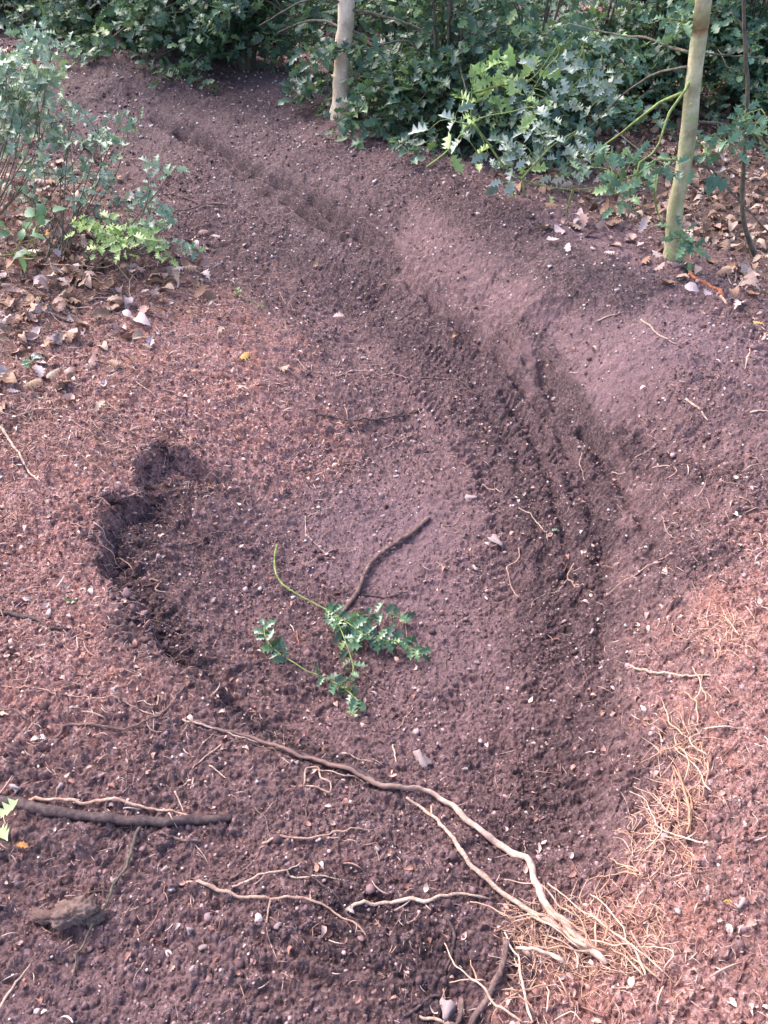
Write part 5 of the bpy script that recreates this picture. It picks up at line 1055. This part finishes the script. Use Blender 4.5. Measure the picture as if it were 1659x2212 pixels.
# ------------------------------------------------------------------ trees
def on_branch(root, B, pts, r0, r1, mat, name='branch', leaves=None, wob=.004, label=None):
    """pts = (picture x, y, distance) of a limb hanging in the air"""
    P = np.array([at_y(p[0], p[1], p[2]) for p in pts]); C = catmull(P, .02); t = np.linspace(0, 1, len(C))
    C += wob * np.stack([fbm(t * 9, t * 0 + q, int(pts[0][0]) + q, 3) for q in (1, 5, 9)], -1)
    b = MB(); V, f = tube(C, np.linspace(r0, r1, len(C)), 6, .12, int(pts[0][0])); b.add(V, f); o = obj(name, b.mesh(name, mat, B), root)
    if label: o['label'] = label
    return C
def tree(label, pts, Yd, r0, r1, mat, name='tree', crown=(2.2, 4.6, .9, 700), lean=(0, 0), knots=0):
    base = hit(*pts[-1])[0]; 
    P = [base - [0, 0, .06]]
    for (px, py) in pts[-2::-1]: P.append(at_y(px, py, base[1]))
    top = P[-1]; d = (P[-1] - P[0]); d = d / np.linalg.norm(d)
    for h in (.8, 1.8, 2.9, 4.2): P.append(top + d * h + np.array([lean[0] * h * h * .03, lean[1] * h, 0]))
    root = obj(name, None, loc=base, label=label, cat='tree'); C = catmull(np.array(P), .03); t = np.linspace(0, 1, len(C))
    R = r0 + (r1 - r0) * t; R = R * (1 + .45 * np.exp(-(C[:, 2] - base[2]).clip(0) / .03) + .15 * np.exp(-(C[:, 2] - base[2]).clip(0) / .2))
    R = R * (1 + .05 * vn(t * 60, t * 0, 3) + knots * np.exp(-((vn(t * 18, t * 0, 8) - .4) / .06) ** 2))
    b = MB(); V, f = tube(C, R, 16, .10, int(base[0] * 100)); b.add(V, f)
    for q in range(9):                          # knots and snapped stubs
        k = int(rng.uniform(2, len(C) * .35)); a = rng.uniform(3.3, 6.1); d_ = np.array([math.cos(a), math.sin(a), .5]); L = R[k] * rng.uniform(1.05, 1.6)
        V, f = tube(np.array([C[k] + d_ * R[k] * .5, C[k] + d_ * R[k] * .85, C[k] + d_ * L]), np.array([.32, .22, .13]) * R[k], 7, .2, q); b.add(V, f)
    obj('trunk', b.mesh('trunk', mat, base), root)
    lb, fb = MB(), MB()
    for i in range(12):
        k = int(len(C) * rng.uniform(.45, .98)); a = rng.uniform(0, 6.28); L = rng.uniform(.6, 1.3); q = C[k]
        E = catmull(np.array([q, q + [math.cos(a) * L * .5, math.sin(a) * L * .5, L * .35], q + [math.cos(a) * L, math.sin(a) * L, L * .5]]), .05)
        V, f = tube(E, np.linspace(.016, .004, len(E)), 5); lb.add(V, f)
        for w in range(5):
            p = E[rng.integers(len(E) // 3, len(E))]; dd = rng.normal(size=3) * .3 + [math.cos(a) * .2, math.sin(a) * .2, 0]; G = catmull(np.array([p, p + dd * .5, p + dd]), .04)
            V, f = tube(G, np.linspace(.004, .0015, len(G)), 3, 0); lb.add(V, f); leafy(fb, G, HOLLYF, .06, .035)
    obj('limbs', lb.mesh('limbs', mat, base), root); obj('crown', fb.mesh('crown', M_HDARK, base), root)
    return root, base, C
r1_, b1_, C1_ = tree('slim tan trunked tree on the berm crest at top centre', [(748,0),(744,80),(738,150),(736,245)], 0, .041, .033, M_TRUNK1, lean=(0, .05), knots=0)
r2_, b2_, C2_ = tree('slim mossy green trunked tree at the right', [(1519,0),(1512,60),(1500,160),(1490,250),(1482,330),(1468,400),(1457,470),(1458,562)], 0, .027, .021, M_TRUNK2, lean=(.1, 0), knots=0)
r3_, b3_, C3_ = tree('dark thick trunked tree standing back in the hedge', [(1405,-60),(1395,0),(1370,90),(1345,150)], 0, .12, .10, M_TRUNKD, lean=(.2, .1))
# dead side branches of the left tree
Y1 = b1_[1]
for k, P in enumerate([[(752,20),(800,28),(880,50),(940,75)], [(752,75),(815,110),(860,160),(890,215)], [(752,62),(800,85),(850,110)], [(735,60),(700,45),(650,50),(600,70)], [(745,185),(800,182),(860,195)], [(725,210),(690,225),(660,235)], [(740,8),(700,-5),(640,10),(560,55)]]):
    on_branch(r1_, b1_, [(p[0], p[1], Y1 + (i * .12 if k % 2 else -i * .08)) for i, p in enumerate(P)], .008, .003, M_TWIG)
Y2 = b2_[1]
def gb(L, y0=0, y1=0): n = len(L); return [(*p, Y2 + y0 + (y1 - y0) * i / (n - 1)) for i, p in enumerate(z2(L))]
on_branch(r2_, b2_, gb([(1290,400),(1200,440),(1080,530),(990,600),(880,680)], 0, .25), .006, .003, M_GTWIG)
on_branch(r2_, b2_, gb([(1330,330),(1300,390),(1240,480),(1200,590),(1170,650),(1110,700),(1095,750)], 0, -.15), .006, .0025, M_GTWIG)
on_branch(r2_, b2_, gb([(1310,290),(1200,310),(1100,360),(1000,440),(880,560)], 0, .5), .005, .002, M_TWIG)
on_branch(r2_, b2_, gb([(1315,225),(1230,200),(1130,160),(1050,155),(920,130),(800,100)], .02, .6), .006, .002, M_TWIG)
on_branch(r2_, b2_, gb([(1385,230),(1480,238),(1659,250)], 0, .3), .004, .002, M_TWIG)
on_branch(r2_, b2_, gb([(1345,525),(1450,532),(1530,545),(1659,510)], 0, .1), .005, .003, M_TWIG)
on_branch(r2_, b2_, gb([(1330,690),(1400,715),(1480,800),(1560,890),(1659,1000)], 0, -.1), .005, .003, M_TWIG)
on_branch(r2_, b2_, gb([(1280,740),(1200,700),(1100,640),(1000,560)], 0, .3), .004, .002, M_TWIG)
on_branch(r2_, b2_, gb([(1270,755),(1200,750),(1150,760)], 0, -.05), .004, .002, M_TWIG)
fb = MB(); C = on_branch(r2_, b2_, gb([(1315,755),(1360,762),(1400,765)], 0, -.05), .003, .002, M_ROOT, 'leaf_shoot'); fb.scatter(HOLLY[1], C[-1:], frames(1, (0, -.9, .5), (.9, -.2, -.3), .05, .095)); fb.scatter(HOLLY[0], C[-1:], frames(1, (0, -.9, .5), (.2, -.5, -1), .05, .07))
obj('shoot_leaf', fb.mesh('shoot_leaf', M_HMID, b2_), r2_)
# bare stems
def spray(label, base, arcs, clumps, mat, size, name='holly_spray', smat=M_GTWIG, nl=(3, 5), sp=.10, gap=.02, up=(0, -.7, .8), T=HOLLY, tilt=.45):
    B = np.asarray(base, float); root = obj(name, None, loc=B, label=label, cat='holly'); s_, f_ = MB(), MB(); prev = None
    for A_ in arcs:
        P = np.array([at_y(*p) for p in A_]); C = catmull(P, .02); V, f = tube(C, np.linspace(.005, .002, len(C)), 5, .12, int(A_[0][0])); s_.add(V, f)
        prev = C if prev is None else np.vstack([prev, C])
    for (px, py, yd, n) in clumps:
        c0 = at_y(px, py, yd); a = prev[np.argmin(((prev - c0) ** 2).sum(1))]
        C = catmull(np.array([a, (a + c0) / 2 + [0, 0, .015], c0]), .02); V, f = tube(C, np.linspace(.002, .0015, len(C)), 4); s_.add(V, f)
        for k in range(n):
            d = rng.normal(size=3) * [1, .5, .6]; d /= np.linalg.norm(d); L = sp * (.5 + .6 * rng.random()); E = catmull(np.array([c0, c0 + d * L * .5 + [0, 0, .008], c0 + d * L]), .012)
            V, f = tube(E, np.linspace(.0018, .0008, len(E)), 4); s_.add(V, f); leafy(f_, E, T, size, gap, tilt, up, .1)
    obj('stems', s_.mesh('stems', smat, B), root); obj('foliage', f_.mesh('foliage', mat, B), root)
def cl(L, yd, n=2): return [(*p, yd + rng.uniform(-.1, .1), n) for p in z2(L)]
Bs = hit(1180, 430)[0]
spray('low holly spray with grey lit leaves hanging over the leaf litter', Bs, [[(*p, Y2 + .35) for p in z2([(390,530),(450,610),(520,710),(600,770),(700,800),(820,815),(980,800)])], [(*p, Y2 + .35) for p in z2([(600,770),(660,700),(740,620),(840,560)])], [(*p, Y2 + .38) for p in z2([(820,815),(800,880),(790,960)])]],
      cl([(560,720),(600,620),(650,560),(650,640),(700,640),(680,700),(720,560),(780,620),(830,600),(840,650),(560,640),(620,690),(790,760),(860,700),(730,560),(480,730),(560,780)], Y2 + .4, 2), M_HGREY, .06, sp=.07)
spray('bright holly cluster left of the right trunk', hit(1400, 560)[0], [[(*p, Y2 - .12) for p in z2([(1255,690),(1170,690),(1100,750),(1020,770),(1000,830)])], [(*p, Y2 - .12) for p in z2([(1170,800),(1180,900),(1215,985)])]],
      cl([(950,670),(1020,670),(1080,690),(1040,720),(1150,720),(1000,770),(1060,800),(1090,780),(1150,780),(1000,830),(1040,860),(900,720),(1270,690),(1210,720)], Y2 - .12, 2), M_HMID, .052, sp=.06)
spray('lime green young holly shoots in front of the dark bush', hit(1040, 340)[0], [[(*p, Y2 + 1.0) for p in z2([(380,560),(385,400),(400,300),(450,250)])], [(*p, Y2 + 1.0) for p in z2([(390,400),(500,370),(640,340),(750,200)])]],
      cl([(420,310),(440,340),(420,400),(410,440),(480,380),(520,370),(560,340),(600,330),(540,300),(640,300)], Y2 + 1.0, 2) , M_LIME, .085, sp=.09, gap=.045)
spray('scattered lime leaves on thin stems low in the hedge', hit(985, 380)[0], [[(*p, Y2 + .6) for p in z2([(190,720),(280,650),(400,520),(560,480),(680,450)])], [(*p, Y2 + .6) for p in z2([(600,760),(620,860),(700,900),(730,960)])]],
      cl([(275,640),(415,520),(410,660),(670,455),(660,500),(590,860),(690,920),(720,930),(600,750)], Y2 + .55, 1), M_LIME, .075, sp=.05, gap=.04)
spray('single grey holly shoot at the left end of the low spray', hit(1000, 400)[0], [[(*p, Y2 + .45) for p in z2([(390,540),(340,530),(290,515)])]], cl([(310,515),(340,510),(200,560),(350,560),(460,670)], Y2 + .45, 1), M_HGREY, .07, sp=.06, gap=.04)
spray('blue green holly branch at the right edge', hit(1650, 640)[0], [[(*p, Y2 - .05) for p in z2([(1659,640),(1580,560),(1480,610),(1370,620)])], [(*p, Y2 - .05) for p in z2([(1580,560),(1560,500),(1600,480)])]],
      cl([(1440,580),(1360,620),(1390,670),(1460,660),(1520,590),(1580,560),(1550,500),(1640,560),(1600,510),(1650,500),(1480,610)], Y2 - .05, 2), M_HMID, .055, sp=.07)
spray('small blue green holly at the foot of the right tree', hit(1480, 555)[0], [[(1478,552,Y2-.10),(1482,520,Y2-.10),(1490,500,Y2-.12)]], cl([(1300,1010),(1330,1040),(1240,1040),(1300,1080),(1270,1040),(1340,1060)], Y2 - .12, 2), M_HMID, .05, sp=.055)
spray('upper holly spray left of the right trunk near the top', hit(1440, 420)[0], [[(*p, Y2 + .15) for p in z2([(1340,100),(1280,90),(1230,80)])]], cl([(1230,90),(1290,100),(1280,60),(1250,120)], Y2 + .15, 2), M_HMID, .055, sp=.07)
spray('mid height holly shoots across the middle bush', hit(1250, 380)[0], [[(*p, Y2 + .8) for p in z2([(860,200),(880,300),(930,400),(990,440)])], [(*p, Y2 + .8) for p in z2([(740,170),(760,230),(700,300),(640,400)])]],
      cl([(880,190),(850,250),(910,300),(890,360),(940,370),(1000,380),(760,300),(660,290),(620,360),(740,440),(620,440),(800,400),(870,500),(740,470)], Y2 + .8, 2), M_HGREY, .055, sp=.08)
P0 = hit(1632, 560)[0]; root = obj('sapling', None, loc=P0, label='thin bare sapling stem at the right edge', cat='sapling')
on_branch(root, P0, [(*p, P0[1]) for p in z2([(1610,1115),(1575,1030),(1548,930),(1548,800),(1562,590),(1570,380),(1560,150),(1550,-60)])], .010, .006, M_TWIG, 'stem')
P0 = hit(170, 115)[0]; root = obj('sapling', None, loc=P0, label='bent bare sapling at the top left in front of the hedge', cat='sapling')
on_branch(root, P0, [(*p, P0[1]) for p in z1([(370,220),(310,180),(250,130),(200,70),(170,0),(150,-80)])], .014, .008, M_GTWIG, 'stem')
print('objects', len(bpy.data.objects))
